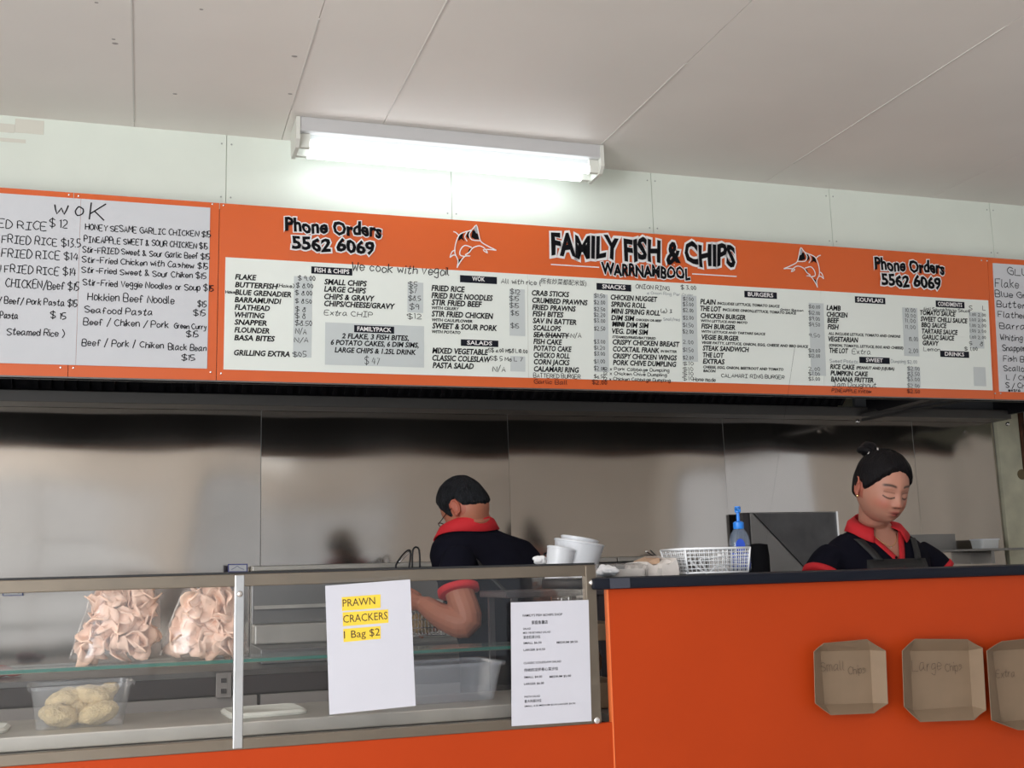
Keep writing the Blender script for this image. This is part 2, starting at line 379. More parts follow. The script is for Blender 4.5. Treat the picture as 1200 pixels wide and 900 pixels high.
# single-stroke hand lettering: digits are x,y on a grid, baseline y=2, caps y=8
STK = dict(zip('ABCDEFGHIJKLMNOPQRSTUVWXYZ', """02 28 42|14 34;02 08 38 46 35 05|35 43 32 02;47 28 06 04 22 43;02 08 28 46 44 22 02;48 08 02 42|05 35;48 08 02|05 35;47 28 06 04 22 42 45 25;08 02|48 42|05 45;08 48|28 22|02 42;18 48|38 33 12 03;08 02|48 04|15 42;08 02 42;02 08 24 48 42;02 08 42 48;28 06 04 22 44 46 28;02 08 38 46 35 05;28 06 04 22 44 46 28|24 42;02 08 38 46 35 05|25 42;47 28 07 06 44 43 22 03;08 48|28 22;08 03 22 43 48;08 22 48;08 12 26 32 48;08 42|48 02;08 25 48|25 22;08 48 02 42""".split(';')))
STK.update(dict(zip('abcdefghijklmnopqrstuvwxyz', """36 16 04 03 12 34|36 33 42;08 02 22 34 35 16 05;35 16 04 12 33;38 32|34 16 04 12 33;04 34 35 16 04 12 33;37 28 17 12|05 25;36 16 04 13 34|36 31 20 01;08 02|05 26 35 32;06 02|07 08;26 21 10|27 28;08 02|36 04|14 32;08 03 12;02 06|05 16 25 22|25 36 45 42;06 02|05 26 35 32;16 04 12 33 35 16;06 00|05 26 34 22 03;36 16 04 13 34|36 30;06 02|04 16 26;35 16 05 34 23 02;28 13 22 33|06 36;06 03 12 33 36 32;06 12 36;06 12 25 32 46;06 32|36 02;06 14 34|36 20 00;06 36 02 32""".split(';'))))
STK.update(dict(zip("0123456789$/()&-.,'+", """18 05 13 22 35 27 18;07 18 12;07 18 37 35 02 42;08 38 15 34 33 12 02;28 04 44|37 32;38 08 05 25 34 33 12 02;36 15 03 12 32 34 14;08 38 12;28 17 26 34 32 12 04 26 37 28;36 15 06 18 37 32;47 28 07 06 44 43 22 03|29 21;01 39;19 06 04 11;09 26 24 01;42 07 18 27 03 12 34;05 35;02 12;03 01;08 07;05 45|27 23""".split(';'))))
HB = {}; FT = []; RC = [0]
def hand(part, P, s, xl, yl, xr, cap, w=.0024, key=None, jit=1.0):
    """hand-written line: xl,yl = left end of baseline, xr = right end, cap = capital height (pixels on plane P)"""
    bm = HB.setdefault(part, B())
    p0 = P.fn(xl, yl, .0012); p1 = P.fn(xr, yl, .0012); wid = (p1-p0).dot(P.u)
    hh = (P.fn(xl, yl-cap, .0012)-p0).dot(P.v)/6
    adv = []; x = 0
    for c in s:
        if c == ' ': adv.append((x, 0)); x += 2.6; continue
        g = STK.get(c, '05 25'); mx = max(int(q[0]) for st in g.split('|') for q in st.split())
        adv.append((x, mx)); x += mx+1.25
    k = wid/max(x-1.25, .1)
    for c, (gx, mx) in zip(s, adv):
        if c == ' ' or c not in STK: continue
        dy = random.uniform(-.35, .35)*jit; sc = random.uniform(.9, 1.1); sl = random.uniform(-.05, .12)*jit
        for st in STK[c].split('|'):
            pts = [(int(q[0]), int(q[1])-2) for q in st.split()]
            pts = [((gx+a+sl*b+random.uniform(-.12, .12)*jit)*k, (b*sc+dy+random.uniform(-.12, .12)*jit)*hh) for a, b in pts]
            if len(pts) > 3:
                q = smoothpts([(a, b, 0) for a, b in pts], 2); pts = [(v.x, v.y) for v in q]
            L = []; n = len(pts)
            for i, (a, b) in enumerate(pts):
                a0, b0 = pts[max(i-1, 0)]; a1, b1 = pts[min(i+1, n-1)]
                dx, dy2 = a1-a0, b1-b0; l = math.hypot(dx, dy2) or 1
                L.append((a-dy2/l*w/2, b+dx/l*w/2, a+dy2/l*w/2, b-dx/l*w/2))
            vs = [(bm.verts.new(p0+P.u*q[0]+P.v*q[1]), bm.verts.new(p0+P.u*q[2]+P.v*q[3])) for q in L]
            for v0, v1 in zip(vs, vs[1:]): bm.faces.new((v0[0], v0[1], v1[1], v1[0]))
def font(part, P, s, xl, yl, xr, cap, bold=.034, shear=.18, out=.0012, mess=0, space=1.0):
    FT.append((part, P, s, xl, yl, xr, cap, bold, shear, out, mess, space))
def flush_fonts():
    jobs = {}
    for f in FT:
        for b in (0, f[7]): jobs.setdefault((f[2], b, f[8], f[11]), None)
    obs = []
    for (s, b, sh, sp) in list(jobs):
        c = bpy.data.curves.new('t', 'FONT'); c.body = s; c.offset = b; c.shear = sh; c.resolution_u = 2; c.space_character = sp
        o = bpy.data.objects.new('t', c); COL.objects.link(o); obs.append(((s, b, sh, sp), o, c))
    dg = bpy.context.evaluated_depsgraph_get()
    for k, o, c in obs:
        me = bpy.data.meshes.new_from_object(o.evaluated_get(dg))
        jobs[k] = ([v.co.copy() for v in me.vertices], [tuple(p.vertices) for p in me.polygons]); bpy.data.meshes.remove(me)
    for k, o, c in obs: bpy.data.objects.remove(o); bpy.data.curves.remove(c)
    for (part, P, s, xl, yl, xr, cap, b, sh, out, mess, sp) in FT:
        ref = jobs[(s, 0, sh, sp)][0]; vs, fs = jobs[(s, b, sh, sp)]
        if not ref: continue
        x0 = min(v.x for v in ref); x1 = max(v.x for v in ref)
        p0 = P.fn(xl, yl, out); wid = (P.fn(xr, yl, out)-p0).dot(P.u); hh = (P.fn(xl, yl-cap, out)-p0).dot(P.v)
        bm = HB.setdefault(part, B()); kx = wid/(x1-x0); ky = hh/.70
        bv = []
        for v in vs:
            x, y = (v.x-x0), v.y
            if mess: # lively display lettering: strokes swell and lean a little
                y += mess*.06*math.sin(x*3.1)+mess*.04*math.sin(x*7.3+1)
                x += mess*.03*math.sin(y*6+x*2)
            bv.append(bm.verts.new(p0+P.u*x*kx+P.v*y*ky))
        for f in fs:
            try: bm.faces.new([bv[i] for i in f])
            except ValueError: pass
def rect(part, P, xl, yt, xr, yb, out=.0008):
    if part in ('heading_box', 'price_strip'): RC[0] += 1; part = part+'#%d' % RC[0]
    bm = HB.setdefault(part, B())
    a = P.fn(xl, yt, out); b = P.fn(xl, yb, out); w = (P.fn(xr, yt, out)-a).dot(P.u); h = (a-b).dot(P.v)
    q = [a, a+P.u*w, a+P.u*w-P.v*h, a-P.v*h]; bm.faces.new([bm.verts.new(p) for p in q][::-1])
def slabq(bm, P, q, t0, t1):
    """board given by 4 pixel corners tl,tr,br,bl; spans t0..t1 out of the plane"""
    a = [P.fn(x, y, t0) for x, y in q]; b = [P.fn(x, y, t1) for x, y in q]
    loft(bm, [a, b]); return bm
def sx_at(x, z):                       # sign-plane point from world x and height along the board
    return SB+Vector((x, 0, 0))+SUP*z
def board(x0, x1, z0, z1, t0, t1, bev=0):
    bm = B(); f = lambda x, z, t: sx_at(x, z)+SN*t
    loft(bm, [[f(x0, z0, t0), f(x1, z0, t0), f(x1, z1, t0), f(x0, z1, t0)], [f(x0, z0, t1), f(x1, z0, t1), f(x1, z1, t1), f(x0, z1, t1)]]); return bm
Xs = lambda x, y: onsign(x, y).x
def Zs(x, y): return (onsign(x, y)-SB).dot(SUP)
zt = Zs(600, 262); zb = Zs(600, 454)
xa = Xs(83, 330); xb = Xs(255.5, 340); xc = Xs(1162, 385)
sg = thing('menu_sign', 'long orange menu board with white price sheets across the bulkhead above the counter', 'sign', (1.8, 4.15, 2.0))
SIGN = [(-1.2, xa), (xa, xb), (xb, xc), (xc, 5.2)]
for a, b in SIGN: obj('orange_board', board(a+.001, b-.001, zb, zt, -.012, -.003), M_sign, sg)
obj('bottom_trim', board(-1.2, 5.2, zb-.005, zb, -.014, -.001), M_hoodl, sg)
obj('frame_rail', board(-1.2, 5.2, zb+.02, zt-.02, -.03, -.013), M_dark, sg)
def sheet(name, x0, x1, z0, z1, m=None): return obj(name, board(x0, x1, z0, z1, -.0028, 0), m or M_white, sg)
zwt, zwb = Zs(620, 328), Zs(620, 446)
zwt = (Zs(264.5, 302)+Zs(1157, 351.5))/2; zwb = (Zs(262, 433)+Zs(1165, 457.5))/2
w0, w1, w2, w3 = Xs(263, 370), Xs(619, 390), Xs(964, 400), Xs(1161, 410)
for a, b in ((w0, w1-.001), (w1, w2-.001), (w2, w3)): sheet('price_sheet', a, b, zwb, zwt)
s0, s1, s2 = -1.1, Xs(92, 330), Xs(244.5, 340)
zst = (Zs(5, 227)+Zs(246, 243))/2; zsb = (Zs(5, 425.5)+Zs(242, 432))/2
sheet('paper_sheet', s0, s1-.001, zsb, zst, M_paperw); sheet('paper_sheet', s1, s2, zsb, zst, M_paperw)
r0 = Xs(1167.5, 385)
sheet('paper_sheet', r0, 5.1, Zs(1175, 459), Zs(1160, 308), M_paperw)
for x, y in ((81, 228), (92, 229.5), (71, 430.5), (86, 431), (249, 239), (262, 240.5), (247, 436), (259, 437.5), (1150.5, 305), (1157, 305.5), (1166.5, 461), (1173, 461), (528, 256), (531, 256)):
    if y == 256: continue
    obj('screw', ball(B(), onsign(x, y, -.002), .004, .0025, .004, 8, 6), M_silver, sg)

class Z:      # a magnified crop I measured in: maps its coordinates to photo pixels
    def __init__(s, x0, y0, k, P=PS): s.x0, s.y0, s.k, s.P = x0, y0, k, P
    def p(s, x, y): return s.x0+x/s.k, s.y0+y/s.k
    def F(s, t, xl, y, xr, cap, part='printed_lettering', **k):
        a = s.p(xl, y); b = s.p(xr, y); font(part, s.P, t, a[0], a[1], b[0], cap/s.k, **k)
    def W(s, t, xl, y, xr, cap, part='handwriting', **k):
        a = s.p(xl, y); b = s.p(xr, y); hand(part, s.P, t, a[0], a[1], b[0], cap/s.k, **k)
    def R(s, part, xl, yt, xr, yb, **k):
        a = s.p(xl, yt); b = s.p(xr, yb); rect(part, s.P, a[0], a[1], b[0], b[1], **k)
    def head(s, t, xl, yt, xr, yb):
        s.R('heading_box', xl, yt, xr, yb, out=.001); w = xr-xl; h = yb-yt
        f = min(.84, .11*len(t)); s.F(t, xl+w*(.5-f/2), yb-h*.2, xl+w*(.5+f/2), h*.6, 'heading_lettering', shear=0, bold=.02, out=.0018)
    def prices(s, items, xl, xr, cap=22):
        for t, y in items: s.W(t, xl, y, xr, cap, w=.0020)
z1 = Z(0, 210, 3.75); z2 = Z(250, 240, 4.285); z3 = Z(490, 250, 4.187); z4 = Z(690, 260, 4.285); z5 = Z(940, 280, 4.615)
# grey strips
for z, q in ((z2, (405, 358, 497, 765)), (z2, (975, 388, 1054, 540)), (z2, (562, 590, 1058, 803)), (z3, (447, 370, 523, 600)), (z3, (452, 700, 525, 775)),
             (z3, (860, 395, 930, 778)), (z4, (463, 368, 540, 700)), (z5, (35, 345, 115, 738)), (z5, (540, 370, 622, 632)), (z5, (567, 690, 636, 800)),
             (z5, (900, 393, 975, 590)), (z5, (925, 692, 990, 795))):
    z.R('price_strip', *q)
for z, q in ((z2, ('FISH & CHIPS', 492, 309, 698, 345)), (z2, ('FAMILYPACK', 707, 604, 908, 640)), (z3, ('WOK', 205, 303, 386, 338)), (z3, ('SALADS', 209, 618, 393, 650)),
             (z4, ('SNACKS', 38, 307, 212, 341)), (z4, ('BURGERS', 780, 346, 943, 379)), (z5, ('SOUVLAKI', 284, 310, 448, 345)), (z5, ('SWEET', 308, 637, 472, 671)),
             (z5, ('CONDIMENTS', 721, 333, 876, 368)), (z5, ('DRINKS', 745, 604, 901, 638))):
    z.head(*q)
for t, x, y, r, c in (('FLAKE', 110, 374, 215, 26), ('BUTTERFISH', 110, 413, 322, 26), ('BLUE GRENADIER', 110, 451, 390, 26), ('BARRAMUNDI', 108, 488, 340, 26), ('FLATHEAD', 108, 526, 283, 26),
        ('WHITING', 108, 564, 256, 26), ('SNAPPER', 107, 601, 267, 26), ('FLOUNDER', 107, 640, 280, 26), ('BASA BITES', 106, 679, 308, 26), ('GRILLING EXTRA', 104, 755, 383, 27),
        ('SMALL CHIPS', 558, 399, 770, 27), ('LARGE CHIPS', 557, 435, 766, 27), ('CHIPS & GRAVY', 557, 473, 808, 27), ('CHIPS/CHEESE/GRAVY', 557, 508, 910, 27),
        ('2 FLAKE, 3 FISH BITES,', 646, 670, 980, 25), ('6 POTATO CAKES, 6 DIM SIMS,', 590, 702, 1030, 25), ('LARGE CHIPS & 1.25L DRINK', 610, 740, 1015, 25)):
    z2.F(t, x, y, r, c)
for t, x, y, r, c in (('FRIED RICE', 66, 379, 228, 27), ('FRIED RICE NOODLES', 66, 415, 365, 27), ('STIR FRIED BEEF', 67, 449, 312, 27), ('WITH CELERY', 67, 470, 200, 14), ('STIR FRIED CHICKEN', 67, 505, 367, 27),
        ('WITH CAULIFLOWER', 68, 529, 265, 14), ('SWEET & SOUR PORK', 70, 564, 385, 27), ('WITH POTATO', 68, 587, 207, 14), ('MIXED VEGETABLE', 70, 686, 343, 27), ('CLASSIC COLESLAW', 70, 722, 355, 27),
        ('PASTA SALAD', 72, 758, 272, 27), ('CRAB STICKS', 558, 402, 740, 25), ('CRUMBED PRAWNS', 560, 438, 830, 25), ('FRIED PRAWNS', 560, 472, 772, 25), ('FISH BITES', 562, 504, 712, 25),
        ('SAV IN BATTER', 563, 538, 775, 25), ('SCALLOPS', 565, 573, 700, 25), ('SEA SHANTY', 566, 607, 740, 25), ('FISH CAKE', 566, 640, 705, 25), ('POTATO CAKE', 567, 673, 752, 25), ('CHICKO ROLL', 567, 707, 742, 25),
        ('CORN JACKS', 568, 740, 742, 25), ('CALAMARI RING', 568, 775, 788, 25)):
    z3.F(t, x, y, r, c)
z3.R('printed_lettering', 566, 594, 742, 598, out=.0014)
for t, x, y, r, c in (('CHICKEN NUGGET', 110, 390, 343, 25), ('SPRING ROLL', 112, 425, 285, 25), ('MINI SPRING ROLL', 113, 459, 356, 25), ('DIM SIM', 113, 493, 228, 25), ('CHICKEN OR BEEF', 235, 497, 365, 11), ('MINI', 118, 525, 178, 25), ('DIM SIM', 188, 529, 300, 25),
        ('VEG. DIM SIM', 117, 560, 297, 25), ('STEAMED/FRIED/BATTERED', 118, 583, 335, 12), ('CRISPY CHICKEN BREAST', 120, 615, 455, 25), ('COCKTAIL FRANK', 121, 650, 352, 25), ('IN BATTER', 361, 655, 440, 12),
        ('CRISPY CHICKEN WINGS', 121, 685, 441, 25), ('PORK CHIVE DUMPLING', 122, 718, 438, 25), ('PLAIN', 560, 412, 637, 25), ('INCLUDES LETTUCE, TOMATO SAUCE', 645, 415, 957, 13), ('THE LOT', 560, 446, 664, 25),
        ('INCLUDES ONION,LETTUCE, TOMATO SAUCE', 672, 447, 1040, 13), ('CHICKEN BURGER', 562, 482, 785, 24), ('WITH LETTUCE AND MAYO', 563, 502, 795, 12), ('FISH BURGER', 565, 535, 733, 24), ('WITH LETTUCE AND TARTARE SAUCE', 566, 556, 885, 12),
        ('VEGIE BURGER', 567, 590, 751, 24), ('VEGIE PATTY, LETTUCE, ONION, EGG, CHEESE AND BBQ SAUCE', 568, 612, 1100, 13), ('STEAK SANDWICH', 572, 645, 803, 24), ('THE LOT', 573, 679, 677, 24), ('EXTRAS', 573, 711, 681, 24),
        ('CHEESE, EGG, ONION, BEETROOT AND TOMATO', 574, 735, 976, 13), ('BACON', 575, 754, 636, 13)):
    z4.F(t, x, y, r, c)
for k in range(4): z4.R('printed_lettering', 116, 503+k*5, 180, 506+k*5, out=.0014)
for t, x, y, r, c in (('LAMB', 132, 384, 207, 26), ('CHICKEN', 133, 420, 245, 26), ('BEEF', 136, 452, 198, 26), ('FISH', 138, 487, 197, 26), ('ALL INCLUDE LETTUCE, TOMATO AND ONIONS', 142, 518, 530, 14), ('VEGETARIAN', 142, 553, 302, 26),
        ('(ONION, TOMATO, LETTUCE, EGG AND CHEESE)', 146, 581, 545, 14), ('THE LOT', 148, 615, 248, 26), ('RICE CAKE', 152, 702, 283, 25), ('(PEANUT AND JUJUBA)', 293, 703, 497, 15), ('PUMPKIN CAKE', 154, 737, 355, 25),
        ('BANANA FRITTER', 156, 770, 384, 25), ('TOMATO SAUCE', 638, 410, 828, 25), ('SWEET CHILLI SAUCE', 641, 444, 893, 25), ('BBQ SAUCE', 645, 476, 780, 25), ('TARTARE SAUCE', 648, 510, 840, 25),
        ('GARLIC SAUCE', 650, 542, 822, 25), ('GRAVY', 652, 574, 738, 25)):
    z5.F(t, x, y, r, c)
# display lettering with white outline
for z, t, x, y, r, c, b, o in ((z2, 'Phone Orders', 362, 131, 842, 66, .038, .10), (z2, '5562 6069', 397, 222, 806, 62, .04, .12), (z5, 'Phone Orders', 393, 165, 765, 64, .038, .10), (z5, '5562 6069', 430, 250, 746, 60, .04, .12)):
    z.F(t, x, y, r, c, 'title_lettering', shear=-.02, bold=b, out=.004, mess=.7); z.F(t, x, y, r, c, 'title_outline', shear=-.02, bold=o, out=.0022, mess=.7)
for t, x, y, r, c, b, o in (('FAMILY FISH & CHIPS', 647, 299, 860, 25, .04, .12), ('WARRNAMBOOL', 705, 321.5, 808, 13.5, .038, .10)):
    font('title_lettering', PS, t, x, y, r, c, b, 0, .004, .8); font('title_outline', PS, t, x, y, r, c, o, 0, .0022, .8)
rect('title_outline', PS, 645.5, 309.3, 702, 310.6, .001); rect('title_outline', PS, 811, 320.3, 863, 321.6, .001)
# hand-written items
for t, x, y, r, c in (('$ 9.00', 425, 378, 510, 24), ('(Hake)', 323, 413, 405, 16), ('$ 8.00', 415, 415, 500, 22), ('Hake', 62, 444, 108, 14), ('$ 8.00', 412, 452, 495, 22), ('$ 8.50', 412, 492, 493, 22), ('$ 8', 412, 535, 460, 24),
        ('$ 8', 412, 568, 460, 24), ('$8.50', 410, 604, 494, 24), ('N/A', 412, 647, 467, 26), ('N/A', 407, 690, 475, 24), ('$05', 400, 763, 465, 26), ('$5', 980, 410, 1022, 24), ('$7', 983, 443, 1022, 24), ('$8.5', 980, 480, 1040, 24),
        ('$9', 985, 524, 1030, 26), ('$12', 975, 572, 1045, 26), ('Extra CHIP', 557, 554, 800, 26), ('$ 47', 760, 800, 832, 36)):
    z2.W(t, x, y, r, c)
hand('handwriting', PS, 'We cook with vegoil', 413, 317, 526, 10, .0036)
for t, x, y, r, c in (('All with rice (', 407, 343, 600, 24), ('$12', 452, 395, 500, 22), ('$15', 448, 428, 492, 22), ('$15', 448, 463, 492, 22), ('$15', 455, 500, 492, 22), ('$15', 455, 563, 493, 22), ('S$ 6.00 M$8 L10.00', 345, 680, 535, 18),
        ('S$ 5 M6 L 7', 352, 722, 510, 20), ('N/A', 365, 775, 428, 26), ('N/A', 748, 610, 800, 22), ('BATTERED BURGER', 566, 805, 795, 20)):
    z3.W(t, x, y, r, c)
z3.F('所有炒菜都配米饭)', 600, 343, 825, 22, 'handwriting', shear=.1, bold=0)
z3.prices((('$1.50', 412), ('$2.00', 445), ('$2.50', 478), ('$2.20', 506), ('$3.00', 535), ('$2.50', 574), ('$3.00', 638), ('$1.20', 668), ('$3.00', 697), ('$1.00', 735), ('$2.00', 770), ('$6.50', 808)), 863, 916, 18)
z3.W('Garlic Ball', 568, 836, 730, 20, 'red_handwriting'); z3.W('$2.00', 853, 838, 925, 20, 'red_handwriting')
for t, x, y, r, c in (('ONION RING', 235, 335, 403, 22), ('$ 3.00', 462, 338, 538, 20), ('(6) 3', 362, 456, 415, 18), ('12 x Pork Cabbage Dumpling', 72, 744, 402, 16), ('12 x Chicken Chive Dumpling', 72, 768, 390, 16),
        ('12 x Chicken Cabbage Dumpling', 72, 795, 408, 16), ('Home made', 525, 800, 635, 20), ('CALAMARI RING BURGER', 665, 780, 980, 18), ('Onion Bacon', 962, 445, 1075, 10)):
    z4.W(t, x, y, r, c)
z4.W('6 Onion Ring Per Order', 292, 363, 522, 14, 'faded_handwriting', w=.0018); z4.W('Small/Med', 375, 495, 455, 14, 'faded_handwriting', w=.0018)
z4.prices((('$1.00', 395), ('$3.00', 422), ('$2.00', 452), ('$3.00', 490), ('$1.50', 527), ('$2.00', 560), ('2.00', 612), ('$1.50', 652), ('$2.00', 690), ('$10', 720), ('$10', 748), ('$10', 770), ('$10', 795)), 472, 524, 18)
z5.prices((('$10.00', 375), ('$12.00', 408), ('$9.00', 440), ('$9.50', 472), ('9.50', 530), ('$11.00', 612), ('$12.00', 640), ('2.00', 712), ('$1.00', 738), ('$3.00', 765)), 35, 95, 18)
z5.prices((('10.00', 395), ('10.00', 424), ('11.00', 452), ('11.00', 485)), 556, 612, 20); z5.prices((('10.00', 552), ('2.00', 615)), 576, 625, 22)
z5.prices((('$2.00', 710), ('$3.50', 740), ('$3.00', 768), ('$2.00', 804)), 569, 634, 20); z5.prices((('1.00 2.00', 415), ('1.00 2.00', 444), ('1.00 2.00', 474), ('1.00 2.00', 504), ('1.00 2.00', 538)), 905, 992, 15)
for t, x, y, r, c in (('Extra', 270, 622, 370, 26), ('Jam Doughnut', 165, 798, 400, 24), ('Aioli Sauce/Mayo Sauce', 655, 385, 905, 16), ('Lemon', 655, 605, 745, 20), ('$ 1.00', 878, 603, 948, 18), ('S', 902, 385, 918, 24), ('L', 975, 385, 990, 24), ('5', 905, 573, 918, 18), ('8', 960, 576, 974, 22)):
    z5.W(t, x, y, r, c)
z5.W('PINEAPPLE Fritter', 160, 829, 375, 18, 'red_handwriting'); z5.W('$2.50', 568, 833, 635, 18, 'red_handwriting')
z5.W('Sweet Potato', 150, 668, 300, 18, 'faded_handwriting'); z5.W('Dumpling $2.00', 480, 670, 620, 18, 'faded_handwriting')
# the two paper sheets on the left and one on the right
for t, x, y, r, c in (('FRIED RICE', -112, 206, 205, 36), ('$ 12', 218, 210, 297, 34), ('SPECIAL FRIED RICE $13.5', -195, 268, 355, 34), ('FRIED RICE $14', 6, 340, 342, 34), ('PRAWN FRIED RICE $14', -125, 402, 333, 34),
        ('CHICKEN/Beef $15', 25, 474, 345, 36), ('/ Beef/ Pork Pasta $15', -8, 546, 338, 28), ('Pasta', 0, 612, 78, 28), ('$ 15', 222, 612, 288, 28), ('Steamed Rice )', 30, 684, 282, 28),
        ('HONEY SESAME GARLIC CHICKEN $15', 375, 222, 925, 26), ('PINEAPPLE SWEET & SOUR CHICKEN $15', 370, 276, 912, 26), ('Stir-FRIED Sweet & Sour Garlic Beef $15', 362, 322, 920, 26),
        ('Stir-Fried Chicken with Cashew $15', 360, 366, 912, 26), ('Stir-Fried Sweet & Sour Chiken $15', 358, 411, 905, 25), ('Stir-Fried Veggie Noodles or Soup $15', 365, 466, 937, 27), ('Hokkien Beef Noodle', 385, 532, 765, 34),
        ('$15', 868, 560, 905, 24), ('Seafood Pasta', 372, 587, 670, 28), ('$15', 850, 600, 902, 24), ('Beef / Chiken / Pork', 367, 640, 740, 28), ('Green Curry', 765, 655, 905, 22), ('$15', 818, 692, 870, 26),
        ('Beef / Pork / Chiken', 360, 732, 718, 28), ('Black Bean', 740, 750, 905, 26), ('$15', 797, 797, 855, 26)):
    z1.W(t, x, y, r, c, w=.0032)
z1.W('W', 235, 150, 298, 44, w=.0045); z1.W('o', 330, 160, 362, 58, w=.0045); z1.W('K', 392, 180, 458, 78, w=.0045)
for t, x, y, r, c in (('GLUTEN', 1112, 192, 1330, 38), ('Flake', 1045, 260, 1170, 42), ('Blue Grenadier', 1045, 312, 1370, 34), ('Butterfish', 1052, 368, 1290, 34), ('Flathead', 1060, 424, 1240, 32), ('Barramundi', 1068, 486, 1330, 32),
        ('Whiting', 1072, 548, 1190, 32), ('Snapper', 1083, 604, 1205, 32), ('Fish Bites', 1088, 662, 1270, 30), ('Scallops', 1090, 714, 1240, 30), ('L / Chips', 1105, 760, 1250, 26), ('S / Chips', 1100, 805, 1245, 26), ('extra', 1115, 824, 1180, 14)):
    z5.W(t, x, y, r, c, w=.0036)
# leaping marlin emblem, left one as measured, right one mirrored
def poly(part, P, pts, out):
    bm = HB.setdefault(part, B())
    bm.faces.new([bm.verts.new(P.fn(x, y, out)) for x, y in pts])
def line(part, P, pts, w, out):
    bm = HB.setdefault(part, B())
    V3 = [P.fn(x, y, out) for x, y in pts]; a = V3[0]
    Q = [((v-a).dot(P.u), (v-a).dot(P.v), 0) for v in V3]; Q = smoothpts(Q, 3); L = []; n = len(Q)
    for i in range(n):
        d = (Q[min(i+1, n-1)]-Q[max(i-1, 0)]).normalized()*w/2
        L.append((bm.verts.new(a+P.u*(Q[i].x-d.y)+P.v*(Q[i].y+d.x)), bm.verts.new(a+P.u*(Q[i].x+d.y)+P.v*(Q[i].y-d.x))))
    for p, q in zip(L, L[1:]): bm.faces.new((p[0], p[1], q[1], q[0]))
def marlin(f, flip):
    W_ = [[(383, 182), (330, 155), (305, 135), (295, 95), (285, 58), (262, 82), (225, 93), (200, 108), (183, 150), (180, 195), (195, 232), (190, 268)],
          [(190, 268), (205, 240), (228, 212), (255, 210), (230, 205), (250, 192), (268, 170), (300, 160), (325, 172), (340, 195), (318, 180), (352, 178), (383, 182)],
          [(172, 90), (185, 95), (198, 108)], [(155, 218), (165, 190), (182, 180)], [(155, 218), (172, 205), (185, 208)],
          [(228, 212), (205, 205), (207, 180), (228, 158), (262, 168)], [(262, 84), (250, 105), (262, 130), (305, 135)], [(240, 92), (228, 115), (240, 138)]]
    K = [[(200, 108), (222, 96), (218, 118), (228, 138), (212, 125), (196, 135)], [(244, 92), (262, 84), (254, 104), (246, 128), (236, 112)], [(266, 84), (284, 84), (302, 128), (280, 128), (260, 118)],
         [(250, 175), (268, 170), (256, 188), (242, 196)], [(192, 232), (215, 218), (203, 240), (191, 262)]]
    g = lambda L: [f(x, y) for x, y in L]
    for k in K: poly('fish_marking', PS, g(k)[::-1] if flip else g(k), .0014)
    poly('fish_fin', PS, g([(274, 78), (285, 60), (297, 100), (284, 98)]), .0018)
    for w in W_: line('fish_outline', PS, g(w), .0042, .0022)
marlin(lambda x, y: z3.p(x, y), False)
# mirrored: bill at zoom4 (978,225), tail near photo (960,338)
def mir(x, y):
    u = (383-x)/228.; v = (y-58)/210.
    return 918+u*47, 288.5+v*45+u*4.2
marlin(mir, True)

# ---------------------------------------------------------------- front counter
YC = 2.72
SHX = at(714, 760, YC).x           # left edge of the tall counter panel
zslab = H-.022
low = thing('low_counter', 'low orange counter base under the glass display case', 'counter', (-.9, 3.0, 0))
ZL = at(300, 877, YC).z
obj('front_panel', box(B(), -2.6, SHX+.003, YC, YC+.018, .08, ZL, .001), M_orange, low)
obj('carcass', box(B(), -2.58, SHX-.02, YC+.019, 3.22, .08, ZL-.01), M_bdark, low)
obj('kickboard', box(B(), -2.6, SHX-.02, YC+.06, YC+.075, 0, .08), M_black_rub, low)
hi = thing('tall_counter', 'tall orange counter with black laminate top at the right', 'counter', (2.6, 2.95, 0))
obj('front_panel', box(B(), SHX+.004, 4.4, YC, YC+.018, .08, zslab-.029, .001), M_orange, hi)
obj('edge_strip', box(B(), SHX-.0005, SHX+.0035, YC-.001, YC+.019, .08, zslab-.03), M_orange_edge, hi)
obj('kickboard', box(B(), SHX, 4.4, YC+.06, YC+.075, 0, .08), M_black_rub, hi)
obj('inner_shelf', box(B(), SHX+.02, 4.4, YC+.02, 3.1, .93, .95), M_bench, hi)
obj('back_post', box(B(), 4.36, 4.4, YC+.02, 3.1, 0, zslab-.03), M_bench, hi)
bm = box(B(), SHX-.045, 4.42, YC-.022, 3.10, zslab-.029, zslab, .006)
obj('counter_top', bm, M_slab, hi, smooth=30)
obj('end_patch', box(B(), SHX-.0, SHX+.055, YC-.0235, YC-.0215, zslab-.027, zslab-.002), mat('worn_tape', (.045, .05, .07), .4), hi)
# goods on the shelf seen through the gap
for i, (z, h, m, l) in enumerate(((1.165, .035, M_brownbag, 'brown'), (1.10, .05, M_card, 'card'))):
    pass
GX = SHX-.03
def carton(n, y0, y1, z0, z1, label, m=M_card, x0=0, grp=None):
    o = obj(n, box(B(), SHX+.0+x0, SHX+.14+x0, y0, y1, z0, z1, .003), m); return tag(o, label, 'box', grp)
carton('cardboard_box', 2.90, 3.08, .952, 1.02, 'flat brown cardboard box low in the gap between glass case and tall counter', x0=-.02)
carton('cardboard_box', 2.90, 3.08, 1.13, 1.175, 'pale cardboard box, topmost in the gap between glass case and tall counter', x0=-.02)
bm = B(); ball(bm, (SHX+.02, 2.97, 1.075), .05, .07, .05, 20, 12)
for v in bm.verts: v.co += Vector(noise.noise_vector(v.co*30))*.012
tag(obj('paper_bag', bm, M_brownbag, smooth=True), 'crumpled brown paper bag between the two boxes in the gap', 'bag')

